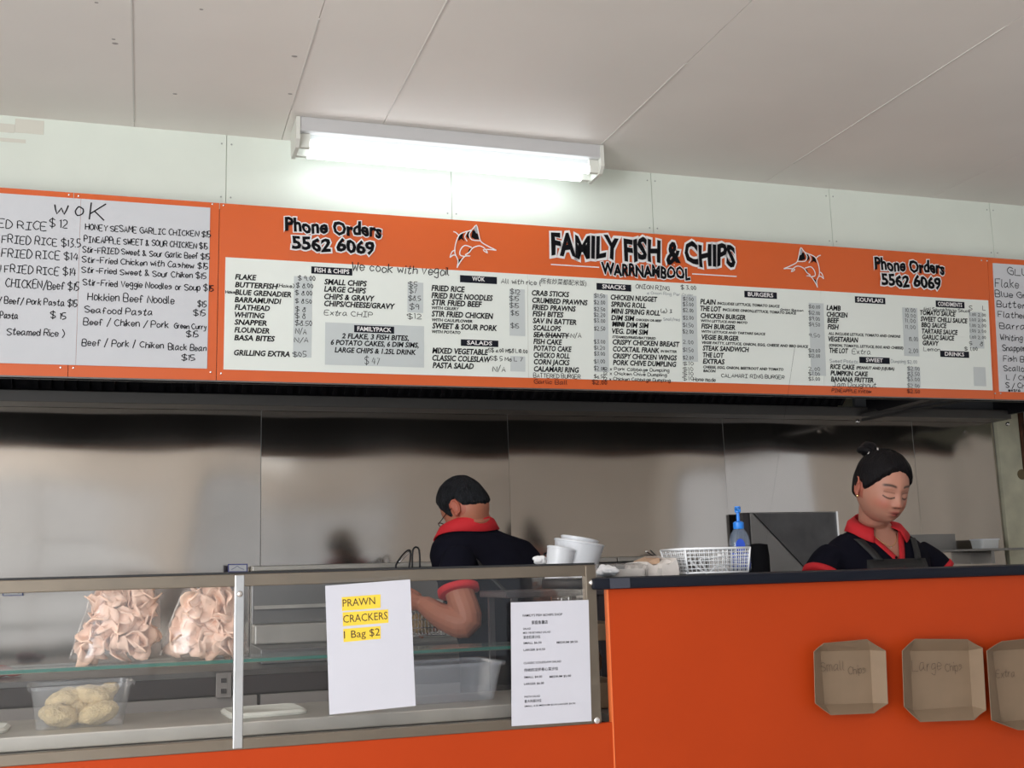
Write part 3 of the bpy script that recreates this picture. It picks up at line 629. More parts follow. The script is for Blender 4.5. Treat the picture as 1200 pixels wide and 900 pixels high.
# ---------------------------------------------------------------- glass display case
ZT = H+.012                       # top of the case frame
CX0, CX1 = -2.45, at(700, 750, YC).x
YD = 3.20
dc = thing('display_case', 'metal-framed glass display case standing on the low orange counter', 'display case', (-.7, 2.96, ZL))
ZD = .985
# rails
obj('top_rail', box(B(), CX0, CX1, YC-.004, YC+.018, ZT-.028, ZT, .002), M_alur, dc)
obj('top_seal', box(B(), CX0, CX1, YC-.002, YC+.03, ZT, ZT+.005), M_black_rub, dc)
obj('bottom_rail', box(B(), CX0, CX1, YC-.004, YC+.018, ZL, ZL+.024, .002), M_alur, dc)
px = at(279, 770, YC).x
for x, w in ((CX1-.028, .028), (px-.010, .022), (px-1.15, .022)):
    pm = obj('post', box(B(), x, x+w, YC-.008, YC+.020, ZL+.003, ZT-.002, .002), M_alu if w < .025 else M_alur, dc)
    obj('bolt', ball(B(), (x+w/2, YC-.010, ZT-.045), .0075, .006, .0075, 14, 10), M_silver, pm, smooth=True)
obj('bolt', ball(B(), (CX1-.012, YC-.006, ZL+.008), .009, .005, .009, 14, 10), M_silver, dc, smooth=True)
for a, b in ((CX0+.02, px-.011), (px+.013, CX1-.029)):
    obj('front_pane', box(B(), a, b, YC+.004, YC+.009, ZL+.022, ZT-.026), M_glass, dc)
obj('top_pane', box(B(), CX0, CX1, YC+.03, YD, ZT-.002, ZT+.003), M_glass, dc)
obj('end_pane', box(B(), CX1-.010, CX1-.005, YC+.02, YD-.01, ZL+.02, ZT-.004), M_glass, dc)
obj('rear_rail', box(B(), CX0, CX1, YD-.002, YD+.010, ZL+.0, ZD-.012), M_alur, dc)
obj('deck', box(B(), CX0+.01, CX1-.012, YC+.13, YD-.005, ZL+.012, ZD, .003), M_deck, dc)
obj('lower_tray', box(B(), CX0+.01, CX1-.012, YC+.019, YC+.13, ZL+.004, ZL+.010), M_deck, dc)
sh = obj('glass_shelf', box(B(), CX0+.02, CX1-.03, 3.02, 3.20, 1.112, 1.120), M_glassg, dc)
obj('shelf_edge', box(B(), CX0+.02, CX1-.03, 3.014, 3.020, 1.112, 1.120), M_glassedge, sh)
obj('shelf_back_rail', box(B(), CX0+.02, CX1-.03, 3.19, 3.20, 1.098, 1.111), M_alur, dc)

# notices fixed to the front glass
def notice(name, q, label, Y, m=M_poster):
    t = thing(name, label, 'notice', at(*q[3], Y))
    P = Plane(onY(Y), Vector((1, 0, 0)), Vector((0, 0, 1)), Vector((0, -1, 0)))
    obj('paper', slabq(B(), P, q, 0, .0012), m, t); return t, P
YN = YC-.011
n1, PN1 = notice('prawn_cracker_notice', [(381, 686.5), (480.5, 679), (487, 827), (386, 837.5)], 'white notice with yellow-highlighted words about prawn crackers on the glass', YN)
_tp = Plane(onY(YC-.012), Vector((1, 0, 0)), Vector((0, 0, 1)), None)
obj('clear_sleeve', slabq(B(), Plane(onY(YN), None, None, None), [(378.5, 681), (478, 674), (490, 828), (385, 839.5)], -.002, -.001), M_glass, n1)
n2, PN2 = notice('salad_price_notice', [(598.5, 706), (689.5, 703), (693, 845), (599.5, 851)], 'white typed salad price list at the right end of the glass case', YC-.0095)
# slightly tilted writing direction of each sheet
def tiltp(P, q):
    a, b = P.fn(*q[0]), P.fn(*q[1]); c = P.fn(*q[3]); u = (b-a).normalized(); v = (a-c).normalized(); return Plane(P.fn, u, v, P.n)
PN1t = tiltp(PN1, [(381, 686.5), (480.5, 679), (487, 827), (386, 837.5)]); PN2t = tiltp(PN2, [(598.5, 706), (689.5, 703), (693, 845), (599.5, 851)])
zn = Z(270, 650, 4.09, PN1t)
def tq(part, P, q, out): 
    bm = HB.setdefault(part, B()); bm.faces.new([bm.verts.new(P.fn(*zn.p(x, y), out)) for x, y in q][::-1])
for i_, q in enumerate((((533, 204), (719, 190), (719, 255), (535, 270)), ((537, 277), (755, 262), (757, 326), (539, 343)), ((540, 356), (719, 342), (720, 403), (542, 419)))): tq('n1_highlight%d' % i_, PN1t, q, .0016)
zn.F('PRAWN', 538, 250, 694, 36, 'n1_words', shear=0, bold=.0, out=.002)
zn.F('CRACKERS', 540, 327, 754, 37, 'n1_words', shear=0, bold=.0, out=.002)
zn.F('1 Bag $2', 544, 402, 717, 36, 'n1_words', shear=0, bold=.0, out=.002)
zp = Z(598, 700, 6, PN2t)
for t, x, y, r, c in (("FAMILY'S FISH &CHIPS SHOP", 86, 137, 365, 17), ('家庭鱼薯店', 148, 188, 262, 20), ('SALAD', 88, 228, 142, 13), ('MIX VEGETABLE SALAD', 88, 257, 282, 13), ('混合蔬菜沙拉', 90, 290, 210, 16), ('SMALL $6.50', 90, 330, 218, 15),
        ('MEDIUM $8.50', 325, 325, 472, 15), ('LARGER $10.50', 92, 378, 243, 15), ('CLASSIC COLESLAW SALAD', 92, 470, 356, 15), ('传统的凉拌卷心菜沙拉', 95, 522, 335, 18), ('SMALL $4.00', 95, 570, 222, 15), ('MEDIUM $5.00', 275, 566, 425, 15),
        ('LARGER $6.00', 95, 617, 235, 15), ('PASTA SALAD', 98, 706, 208, 13), ('意大利面沙拉', 98, 740, 217, 16), ('SMALL 4.50 MEDIUM $5.50 LARGER $6.50', 98, 772, 456, 12)):
    zp.F(t, x, y, r, c, 'n2_words', shear=0, bold=.006, out=.0018)

# labels of the bench makers: white sticker with blue frame and a ridge line
def sticker(x0, y0, x1, y1, Y, label):
    P = Plane(onY(Y), Vector((1, 0, 0)), Vector((0, 0, 1)), None)
    t = thing('sticker', label, 'sticker', at(x0, y1, Y), group=None)
    obj('frame', slabq(B(), P, [(x0, y0), (x1, y0-.3), (x1, y1-.3), (x0, y1)], 0, .002), mat('sticker_blue', (.05, .06, .25), .4), t)
    obj('face', slabq(B(), P, [(x0+1.3, y0+1.2), (x1-1.3, y0+.9), (x1-1.3, y1-1.2), (x0+1.3, y1-1)], .002, .0026), M_paperw, t)
    k = 'stk%d' % id(t); w = (x1-x0)/23
    line(k, P, [(x0+4*w, y1-3), (x0+8*w, y1-5), (x0+11*w, y0+2.5), (x0+14*w, y1-5), (x0+19*w, y1-3)], .002, .004)
    obj('ridge_line', HB.pop(k), mat('ridge_ink', (.1, .12, .3), .5), t)
sticker(267, 661, 290, 670.5, 5.06, 'small white label with blue border on the left end of the bench ledge')
sticker(3, 690, 27, 698.5, 5.17, 'small white label with blue border behind the glass at far left')

# flush printed and hand-written marks into parts
flush_fonts()
for k, m, p in (('printed_lettering', M_black, sg), ('price_strip', M_grey, sg), ('heading_box', M_blackbox, sg), ('heading_lettering', M_lw, sg), ('title_lettering', M_black, sg), ('title_outline', M_lw, sg),
                ('handwriting', M_pen, sg), ('faded_handwriting', M_penf, sg), ('red_handwriting', M_red_pen, sg), ('fish_marking', M_black, sg), ('fish_fin', mat('fin_grey', (.35, .36, .40), .5), sg), ('fish_outline', M_lw, sg)):
    for kk in [q for q in HB if q == k or q.startswith(k+'#')]:
        o = obj(k, HB.pop(kk), m, p)
        if kk == k: o['kind'] = 'stuff'
for i in range(3): obj('highlight', HB.pop('n1_highlight%d' % i), M_yel, n1)
obj('lettering', HB.pop('n1_words'), M_brown, n1)['kind'] = 'stuff'; obj('lettering', HB.pop('n2_words'), M_black, n2)['kind'] = 'stuff'

# ---------------------------------------------------------------- people
from mathutils.bvhtree import BVHTree
def sst(a, b, x):
    t = min(1, max(0, (x-a)/(b-a))); return t*t*(3-2*t)
def head_pt(az, el, c, feat=True):
    d = Vector((math.sin(az)*math.cos(el), -math.cos(az)*math.cos(el), math.sin(el)))
    p = Vector((c['rx']*d.x, .094*d.y, .115*d.z)); t = min(1, max(0, -p.z/.115))
    k = (abs(d.x)**2.3+abs(d.y)**2.3+abs(d.z)**2.3)**(-1/2.3)
    p *= .45+.55*k
    p.x *= 1-c['jaw']*t**2.0
    if p.y < 0:
        p.y *= 1+.30*sst(0, .9, t)*(1-.5*t**6)
        p.y *= 1-.07*math.exp(-((p.x)/.03)**2)*0
    else: p.y *= 1-.42*sst(.25, 1, t)
    if feat and p.y < 0:
        G = lambda x, z, sx, sz: math.exp(-((p.x-x)/sx)**2-((p.z-z)/sz)**2)
        f = 0
        nz = p.z
        br = 1-sst(-.028, .020, nz)          # nose grows downwards
        nb = sst(-.040, -.030, nz)
        f += c['nose']*br*nb*math.exp(-(p.x/(.0085+.006*br))**2)
        f += .006*nb*br*(math.exp(-((p.x-.013)/.006)**2)+math.exp(-((p.x+.013)/.006)**2))*(1-sst(-.027, -.014, nz))
        f += .004*G(0, .02, .012, .03)
        for s in (-1, 1):
            f += -.0075*G(s*.030, .006, .017, .013)+.0062*G(s*.031, .001, .0125, .0085)
            f += .0025*G(s*.030, .026, .02, .008)
            f += .005*G(s*.040, -.030, .022, .022)
            f += -.002*G(s*.026, -.052, .006, .012)
        f += .0055*G(0, -.0535, .015, .0042)+.0060*G(0, -.0625, .012, .005)-.0035*G(0, -.0580, .018, .0022)
        f += -.003*G(0, -.078, .016, .006)+.006*G(0, -.094, .018, .012)-.0015*G(0, -.050, .004, .006)
        p.y -= f
    return p
def head_bm(bm, M, c, nu=120, nv=96):
    rows = []
    for j in range(nv+1):
        el = -PI/2+PI*j/nv; rows.append([bm.verts.new(M@head_pt(2*PI*i/nu, el, c)) for i in range(nu)] if 0 < j < nv else [bm.verts.new(M@head_pt(0, el, c))])
    for j in range(nv):
        a, b = rows[j], rows[j+1]
        for i in range(nu):
            k = (i+1) % nu
            if len(a) == 1: bm.faces.new((a[0], b[k], b[i]))
            elif len(b) == 1: bm.faces.new((a[i], a[k], b[0]))
            else: bm.faces.new((a[i], a[k], b[k], b[i]))
def remesh(bm, vox, smooth_it=3, fac=.5):
    me = bpy.data.meshes.new('tmp'); bm.to_mesh(me); bm.free()
    o = bpy.data.objects.new('tmp', me); COL.objects.link(o)
    m = o.modifiers.new('r', 'REMESH'); m.mode = 'VOXEL'; m.voxel_size = vox
    if smooth_it: s = o.modifiers.new('s', 'SMOOTH'); s.iterations = smooth_it; s.factor = fac
    m2 = bpy.data.meshes.new_from_object(o.evaluated_get(bpy.context.evaluated_depsgraph_get()))
    bpy.data.objects.remove(o); bpy.data.meshes.remove(me); out = B(); out.from_mesh(m2); bpy.data.meshes.remove(m2); return out
def ellr(z, cx, cy, a, b, n=36, pw=.85):
    o = []
    for k in range(n):
        t = 2*PI*k/n; c, s = math.cos(t), math.sin(t)
        o.append((cx+a*abs(c)**pw*math.copysign(1, c), cy+b*abs(s)**pw*math.copysign(1, s), z))
    return o
def hand_bm(bm, w, fd, nrm, side=1, curl=.5, sc=1.0):
    """w wrist, fd finger direction, nrm back-of-hand normal, side +1/-1 thumb side"""
    fd = fd.normalized(); nrm = (nrm-fd*nrm.dot(fd)).normalized(); sd = fd.cross(nrm)*side
    tube(bm, [w-fd*.02, w+fd*.02*sc, w+fd*.05*sc, w+fd*.085*sc, w+fd*.095*sc], [.024*sc, .026*sc, .036*sc, .038*sc, .03*sc], 14)
    # flatten palm: done by a second slab so that it stays one surface after union
    for i, (off, L) in enumerate(((.028, .070), (.010, .080), (-.009, .074), (-.027, .058))):
        p = w+fd*.085*sc+sd*off*sc; pts = [p-fd*.02*sc, p]; d = fd.copy()
        for s, seg in enumerate((.45, .32, .25)):
            a = curl*(.7+.25*s)
            d = (d*math.cos(a)-nrm*math.sin(a)).normalized(); p = p+d*L*seg*sc*1.1; pts.append(p)
        tube(bm, smoothpts(pts, 2), [.0092*sc-.0003*k for k in range(2*(len(pts)-1)+1)], 8)
    p = w+fd*.025*sc+sd*.026*sc; d = (fd*.6+sd*.7-nrm*.35).normalized()
    tube(bm, [p, p+d*.035*sc, p+d*.055*sc+fd*.012*sc, p+d*.062*sc+fd*.035*sc], [.014*sc, .011*sc, .010*sc, .008*sc], 8)
def add_part(name, bm, m, par, smooth=True): return obj(name, bm, m, par, smooth=smooth, local=True)
def drape(bvh, p, off):
    q, n, i, d = bvh.find_nearest(p)
    return q+n*off
def ribbon(bvh, rows, off, thick=.002):
    """rows: list of lists of points, each pressed onto the surface"""
    bm = B(); R = [[drape(bvh, Vector(p), off) for p in r] for r in rows]
    T = [[bm.verts.new(p) for p in r] for r in R]; U = [[bm.verts.new(drape(bvh, p, off-thick)) for p in r] for r in R]
    nr, nc = len(T), len(T[0])
    for j in range(nr-1):
        for i in range(nc-1):
            bm.faces.new((T[j][i], T[j][i+1], T[j+1][i+1], T[j+1][i])); bm.faces.new((U[j][i], U[j+1][i], U[j+1][i+1], U[j][i+1]))
    def side(a, b, c, d): bm.faces.new((a, b, c, d))
    for j in range(nr-1):
        side(T[j][0], T[j+1][0], U[j+1][0], U[j][0]); side(T[j+1][-1], T[j][-1], U[j][-1], U[j+1][-1])
    for i in range(nc-1):
        side(T[0][i+1], T[0][i], U[0][i], U[0][i+1]); side(T[-1][i], T[-1][i+1], U[-1][i+1], U[-1][i])
    bmesh.ops.recalc_face_normals(bm, faces=bm.faces); return bm
def lerp(a, b, t): return Vector(a)*(1-t)+Vector(b)*t

def person(label, root, rz, c):
    t = thing('person', label, 'person', root, (0, 0, rz), local=True)
    Wm = Matrix.Translation(root) @ Matrix.Rotation(rz, 4, 'Z'); Li = Wm.inverted()
    L = lambda p: Li@Vector(p)
    MH = Matrix.Translation(L(c['head'])) @ Matrix.Rotation(c['hyaw'], 4, 'Z') @ Matrix.Rotation(c['roll'], 4, 'Y') @ Matrix.Rotation(c['pitch'], 4, 'X') @ Matrix.Scale(c['hs'], 4)
    rings = c['torso']
    ring = lambda f, dz=0: [ellr(z+dz, cx, cy, a*f, b*f) for z, cx, cy, a, b in rings]
    nz, nx, ny = rings[-1][0], rings[-1][1], rings[-1][2]
    # skin: head, neck, chest, arms, hands grown together
    bm = B(); head_bm(bm, MH, c)
    tube(bm, [MH@Vector((0, .018, -.045)), (MH@Vector((0, .008, -.08))).lerp(Vector((nx, ny, nz)), .45), Vector((nx, ny, nz-.005)), Vector((nx, ny+.01, nz-.07))], [.052*c['nk'], .052*c['nk'], .052*c['nk'], .052*c['nk']], 24)
    ball(bm, MH@Vector((0, -.045, -.075)), .040, .045, .028)
    for s in (-1, 1):
        E = MH @ Matrix.Translation((s*(c['rx']+.003), .016, -.004)) @ Matrix.Rotation(s*.35, 4, 'Z') @ Matrix.Rotation(-.2, 4, 'X')
        ball(bm, (0, 0, 0), .0065, .017, .030, 16, 12, E)
        tube(bm, [E@Vector((s*.006, math.cos(a)*.016, math.sin(a)*.028+.001)) for a in [x*PI/9-1.2 for x in range(0, 13)]], .0034, 6)
        ball(bm, E@Vector((s*.003, -.006, -.026)), .006, .008, .008)
    loft(bm, ring(.955, -.004))
    for arm in c['arms']:
        P = [L(p) for p in arm['pts']]; q = smoothpts(P, 5); n = len(q)
        rr = np.interp(np.linspace(0, 1, n), [0, .25, .5, .62, .8, 1], [.040, .043, .043, .045, .037, .027])*c.get('armk', 1)
        tube(bm, q, list(rr), 16)
        hd_ = Vector(arm['hdir']); hd_ = (Li.to_3x3()@hd_); hand_bm(bm, P[-1], hd_, Li.to_3x3()@Vector(arm['hn']), arm['side'], arm['curl'])
    bm = remesh(bm, .0027, 2, .4)
    lay = bm.loops.layers.color.new('Col'); Mi = MH.inverted(); sk = Vector(c['skin'])
    cc = {}
    for v in bm.verts:
        p = Mi@v.co; col = sk.copy()
        if abs(p.x) < .11 and -.13 < p.z < .13 and p.y < .03:
            G = lambda x, z, sx, sz: math.exp(-((p.x-x)/sx)**2-((p.z-z)/sz)**2)
            if p.y < -.03:
                m = min(1, 1.5*(G(0, -.0535, .0155, .0034)+G(0, -.0625, .0125, .0042))); col = col.lerp(Vector(c['lip']), min(1, m)*.7)
                ml = min(1, G(0, -.0580, .017, .0015)*1.1); col = col.lerp(Vector((.16, .04, .04)), ml*.8)
                for s in (-1, 1):
                    xx = s*p.x
                    bz = .0305+.0035*math.sin((xx-.012)/.04*PI)-.05*max(0, xx-.045)
                    if .010 < xx < .056: col = col.lerp(Vector((.03, .02, .018)), c['brow']*math.exp(-((p.z-bz)/.0034)**2)*sst(.010, .018, xx)*(1-sst(.046, .056, xx)))
                    lz = -.0035-.010*(1-((xx-.031)/.017)**2)*.55
                    if .014 < xx < .049: col = col.lerp(Vector((.02, .012, .012)), math.exp(-((p.z-lz)/.0020)**2)*.9)
                    if .014 < xx < .048: col = col.lerp(Vector((.22, .10, .07)), .35*math.exp(-((p.z-(.010))/.0022)**2))
                    col = col.lerp(Vector((.75, .28, .22)), .28*G(s*.045, -.030, .020, .018))
                    col = col.lerp(Vector((.08, .02, .02)), .8*G(s*.0075, -.037, .0034, .0020))
            col = col.lerp(Vector((.6, .22, .16)), .25*G(0, -.033, .012, .010)*(1 if p.y < -.08 else 0))
        if abs(p.x) > .066 and p.y > -.01 and p.y < .05 and abs(p.z) < .04: col = col.lerp(Vector((.62, .26, .20)), .45)
        cc[v.index] = (col.x, col.y, col.z, 1)
    bm.verts.index_update()
    for f in bm.faces:
        for l in f.loops: l[lay] = cc.get(l.vert.index, (.5, .3, .2, 1))
    add_part('body', bm, M_skin, t)
    # shirt
    bm = B(); loft(bm, ring(1.0))
    slv = []
    for arm in c['arms']:
        P = [L(p) for p in arm['pts']]; q = smoothpts(P[:3], 6); e = arm['sleeve']; q = q[:e]
        n = len(q); tube(bm, q, [.064*c['slk']+.006*k/n for k in range(n)], 20); slv.append(q)
    bm = remesh(bm, .006, 16, .6)
    for v in bm.verts:      # soft folds of cloth
        n = noise.noise(v.co*Vector((9, 9, 5)))*.006+noise.noise(v.co*22)*.002; v.co += v.normal*n*(1 if v.co.z < nz-.04 else .3)
    if c['vneck']:
        zv, sl = c['vneck']
        kill = [f for f in bm.faces if f.calc_center_median().y < ny+.01 and abs(f.calc_center_median().x-nx) < (f.calc_center_median().z-zv)*sl and f.calc_center_median().z > zv and f.calc_center_median().z < nz+.2]
        full = bm.copy(); bvh = BVHTree.FromBMesh(full); full.free(); bmesh.ops.delete(bm, geom=kill, context='FACES')
    else: bvh = BVHTree.FromBMesh(bm)
    add_part('shirt', bm, M_shirt, t)
    # red sleeve hems
    for q, arm in zip(slv, c['arms']):
        d = (q[-1]-q[-2]).normalized(); R = .070*c['slk']+.0035
        add_part('sleeve_hem', tube(B(), [q[-1]-d*.012, q[-1]-d*.010, q[-1]+d*.008, q[-1]+d*.011], [R-.006, R, R, R-.006], 28), M_redf, t)
    # collar: stand and fall
    bm = B(); n = 40; th0 = c['col0']; A = []; Bq = []; Cq = []
    for k in range(n+1):
        th = -PI+th0+(2*PI-2*th0)*k/n + PI          # measured from the front going round the back
        th = th0+(2*PI-2*th0)*k/n
        dx, dy = math.sin(th), -math.cos(th); fr = (1+math.cos(th))/2
        ct = Vector((nx, ny, nz))
        top = ct+Vector((dx*.060*c['nk'], dy*.062*c['nk'], .012+c['colh']*(1-fr)*1.0-.035*fr))
        out = ct+Vector((dx*(.088+.03*fr)*c['nk'], dy*(.085+.03*fr)*c['nk'], -.030-.045*fr**1.5))
        q2 = drape(bvh, out, .006)
        mid = (top+q2)/2+Vector((dx*.006, dy*.006, .012))
        A.append(top); Bq.append(mid); Cq.append(q2)
    R = [[bm.verts.new(p) for p in r] for r in (A, Bq, Cq)]
    for r, s in zip(R, R[1:]):
        for i in range(n): bm.faces.new((r[i], r[i+1], s[i+1], s[i]))
    bmesh.ops.recalc_face_normals(bm, faces=bm.faces)
    o = add_part('collar', bm, M_redf, t); md = o.modifiers.new('s', 'SOLIDIFY'); md.thickness = .004; md.offset = 0
    if c['vneck']:
        zv, sl = c['vneck']; zt_ = nz-.03
        for s in (-1, 1):
            rows = []
            for k in range(13):
                z = zv-.012+(zt_-zv+.012)*k/12; xi = max(0, (z-zv)*sl)-.004; w = .020 if z > zv else .012
                rows.append([(nx+s*xi, ny-.2, z), (nx+s*(xi+w*.5), ny-.2, z-.003), (nx+s*(xi+w), ny-.2, z-.006)])
            rw = []
            for r in rows:
                rr_ = []
                for p in r:
                    hit = bvh.ray_cast(Vector(p), Vector((0, 1, 0)))
                    rr_.append(hit[0] if hit[0] else Vector(p)+Vector((0, .2, 0)))
                rw.append(rr_)
            add_part('placket', ribbon(bvh, rw, .004), M_redf, t)
        add_part('button', ball(B(), drape(bvh, Vector((nx-.012, ny-.12, zv+.008)), .006), .005, .003, .005, 10, 6), M_black, t)
        # apron: two straps and a bib
        front = lambda x, z: (bvh.ray_cast(Vector((x, -.5, z)), Vector((0, 1, 0)))[0] or Vector((x, -.1, z)))
        for s in (-1, 1):
            rows = [[front(nx+s*(.078+.004*j+dx), z) for dx in (-.014, 0, .014)] for j, z in enumerate(np.linspace(zv+.002, nz-.062, 8))]
            add_part('apron_strap', ribbon(bvh, rows, .008), M_apron, t)
        rows = [[front(x, z) for x in np.linspace(-.115-.06*k/8, .115+.06*k/8, 12)] for k, z in enumerate(np.linspace(zv+.006, .98, 9))]
        add_part('apron_bib', ribbon(bvh, rows, .007), M_apron, t)
    # trousers and shoes (behind the counter)
    bm = B(); hz = rings[0][0]
    loft(bm, [ellr(hz+.03, rings[0][1], rings[0][2], rings[0][3]*1.02, rings[0][4]*1.02), ellr(hz-.15, 0, 0, .175, .12)])
    for s in (-1, 1): tube(bm, [(s*.085, 0, hz-.05), (s*.10, 0, .5), (s*.11, 0, .06)], [.09, .07, .055], 16)
    add_part('trousers', remesh(bm, .012, 4), M_trouser, t)
    for s in (-1, 1):
        bm = B(); loft(bm, [rrect(.09, .25, .04, 0, s*.11, -.05), rrect(.09, .25, .04, .03, s*.11, -.05), rrect(.075, .13, .035, .085, s*.11, 0)])
        add_part('shoe', bm, M_shoe, t, 40)
    # hair
    bm = B(); nu, nv = 140, 90; rows = []; hide = {}
    for j in range(nv+1):
        el = -PI/2+PI*j/nv; row = []
        for i in range(nu):
            az = 2*PI*i/nu; p = head_pt(az, el, c, False); a = abs((math.degrees(az)+180) % 360-180)
            zl = float(np.interp(a, [q[0] for q in c['hairline']], [q[1] for q in c['hairline']]))+.003*noise.noise(Vector((az*9, 3, 1)))
            m = sst(-.004, .016, p.z-zl)
            up = sst(.0, .1, p.z)
            h = -.006+(c['hair_t']+.006+c['hair_top']*up)*m+(.0018*noise.noise(Vector((az*14, el*3, 0)))+.0012*noise.noise(Vector((az*30, el*4, 5))))*m
            if c.get('part') and p.y < .04: h += .003*math.sin(az*16+el*3)*m*.4
            v = bm.verts.new(MH@(p+p.normalized()*h)); hide[v] = m; row.append(v)
        rows.append(row)
    for j in range(nv):
        for i in range(nu):
            k = (i+1) % nu; f = (rows[j][i], rows[j][k], rows[j+1][k], rows[j+1][i])
            if max(hide[v] for v in f) > .02: bm.faces.new(f)
    bmesh.ops.delete(bm, geom=[v for v in bm.verts if not v.link_faces], context='VERTS')
    hr = add_part('hair', bm, c['hairm'], t)
    return t, MH, hr, bvh

# woman at the till, head bowed
wr = Vector((2.435, 3.42, 0)); AW = lambda x, y, z: wr+Vector((x, y, z))
WC = dict(rx=.077, jaw=.27, nose=.017, head=at(1033, 571, 3.30), hyaw=0.03, roll=.06, pitch=.42, hs=1.02, nk=1.0, skin=(.72, .51, .43), lip=(.52, .21, .20), brow=.75,
    torso=[(.95, 0, 0, .175, .125), (1.08, 0, 0, .155, .115), (1.20, 0, -.012, .170, .130), (1.29, 0, -.018, .180, .130), (1.345, 0, -.008, .195, .108), (1.385, 0, 0, .172, .088), (1.414, 0, .002, .122, .072), (1.432, 0, 0, .075, .062), (1.455, 0, -.005, .058, .056)],
    arms=[dict(pts=[AW(-.158, .0, 1.338), AW(-.228, -.02, 1.272), AW(-.265, -.05, 1.14), AW(-.20, -.16, 1.08), AW(-.10, -.27, 1.075)], hdir=(.4, -1, -.1), hn=(0, 0, 1), side=1, curl=.35, sleeve=7),
          dict(pts=[AW(.158, .0, 1.338), AW(.228, -.02, 1.272), AW(.265, -.05, 1.14), AW(.20, -.16, 1.08), AW(.10, -.27, 1.075)], hdir=(-.4, -1, -.1), hn=(0, 0, 1), side=-1, curl=.35, sleeve=7)],
    slk=1.0, vneck=(1.318, .62), col0=.62, colh=.022, hair_t=.010, hair_top=.006, hairm=M_hair,
    hairline=[(0, .078), (25, .070), (45, .048), (60, .022), (72, .000), (82, -.012), (90, .008), (100, -.005), (112, -.040), (150, -.070), (180, -.078)])
wt, MHw, hw, bv = person('woman with black bun, black polo with red collar and black apron, head bowed at counter', wr, 0, WC)
bm = B()
ball(bm, MHw@Vector((-.03, .075, .108)), .031, .030, .026, 24, 16)
tube(bm, [MHw@Vector((-.03+.026*math.cos(a), .075+.026*math.sin(a), .104+.006*math.sin(2*a))) for a in [k*PI/8 for k in range(17)]], .012, 8)
for v in bm.verts: v.co += noise.noise_vector(v.co*60)*.0025
add_part('hair_bun', bm, M_hair, wt)
for a, b in (((-.048, .045, .108), (-.052, .040, .090)), ((-.030, .03, .128), (-.028, .024, .112))):
    add_part('hair_clip', tube(B(), [MHw@Vector(a), MHw@Vector(b)], .0032, 8), M_silver, wt)
add_part('earring', ball(B(), MHw@Vector((-.083, .004, -.036)), .005, .004, .006, 12, 8), M_gold, wt)
add_part('earring', ball(B(), MHw@Vector((.083, .004, -.036)), .005, .004, .006, 12, 8), M_gold, wt)
bsk = BVHTree.FromObject([o for o in wt.children if o.name.startswith('body')][0], bpy.context.evaluated_depsgraph_get())
nk = [bsk.ray_cast(Vector((x, -.5, 1.425-.055*(1-(x/.055)**2))), Vector((0, 1, 0)))[0] for x in np.linspace(-.05, .05, 13)]
nk = [p+Vector((0, -.0015, 0)) for p in nk if p]
if len(nk) > 4:
    pn = add_part('necklace', tube(B(), nk, .0011, 6), M_gold, wt); add_part('pendant', tube(B(), [nk[len(nk)//2], nk[len(nk)//2]+Vector((-.004, -.001, -.014))], .0025, 6), M_silver, wt)

# man with his back turned, head bowed over the frying bench
mr = Vector((1.19, 3.74, 0)); mrz = math.radians(196)
LR = Matrix.Rotation(mrz, 3, 'Z')
MW = lambda x, y, z: mr+LR@Vector((x, y, z))
MC = dict(rx=.076, jaw=.30, nose=.019, head=at(545, 595, 3.89), hyaw=math.radians(22), roll=.10, pitch=.60, hs=.945, nk=1.12, skin=(.66, .42, .33), lip=(.38, .14, .12), brow=.9,
    torso=[(.93, 0, 0, .18, .13), (1.08, 0, -.02, .175, .125), (1.22, 0, -.07, .195, .130), (1.31, 0, -.125, .205, .130), (1.38, .0, -.15, .214, .118), (1.425, .008, -.165, .188, .100), (1.455, .035, -.175, .125, .084), (1.475, .045, -.182, .090, .074), (1.490, .05, -.188, .070, .066)],
    arms=[dict(pts=[at(538, 650, 3.76), at(536, 685, 3.70), at(548, 728, 3.66), at(522, 724, 3.70), at(497, 708, 3.78)], hdir=(-1, .35, .25), hn=(-.2, -.6, .6), side=1, curl=.5, sleeve=8),
          dict(pts=[MW(-.168, -.15, 1.368), MW(-.215, -.18, 1.29), MW(-.27, -.22, 1.18), MW(-.16, -.36, 1.14), MW(-.02, -.44, 1.15)], hdir=(-.5, .7, -.1), hn=(0, 0, 1), side=1, curl=.5, sleeve=8)],
    armk=1.12, slk=.95, vneck=None, col0=.35, colh=.030, hair_t=.008, hair_top=.005, hairm=M_hairg,
    hairline=[(0, .075), (30, .07), (55, .04), (66, .005), (74, -.022), (80, -.022), (86, .022), (108, .022), (116, -.020), (140, -.040), (180, -.052)])
mt, MHm, hm, bv2 = person('man seen from behind in black polo with red collar and glasses, bowed over the bench', mr, mrz, MC)
bm = B()
for s in (-1, 1):
    lp = [MHm@Vector((s*.034+.027*math.cos(a), -.112+.012*abs(math.cos(a))*(1 if s*math.cos(a) > 0 else 0), -.004+.020*math.sin(a))) for a in [k*PI/10 for k in range(21)]]
    tube(bm, lp, .0014, 6, False)
    tube(bm, [MHm@Vector((s*.061, -.100, .004)), MHm@Vector((s*.078, -.03, .006)), MHm@Vector((s*.080, .018, .004))], .0014, 6)
tube(bm, [MHm@Vector((-.008, -.114, -.002)), MHm@Vector((.008, -.114, -.002))], .0014, 6)
add_part('glasses', bm, M_black, mt)
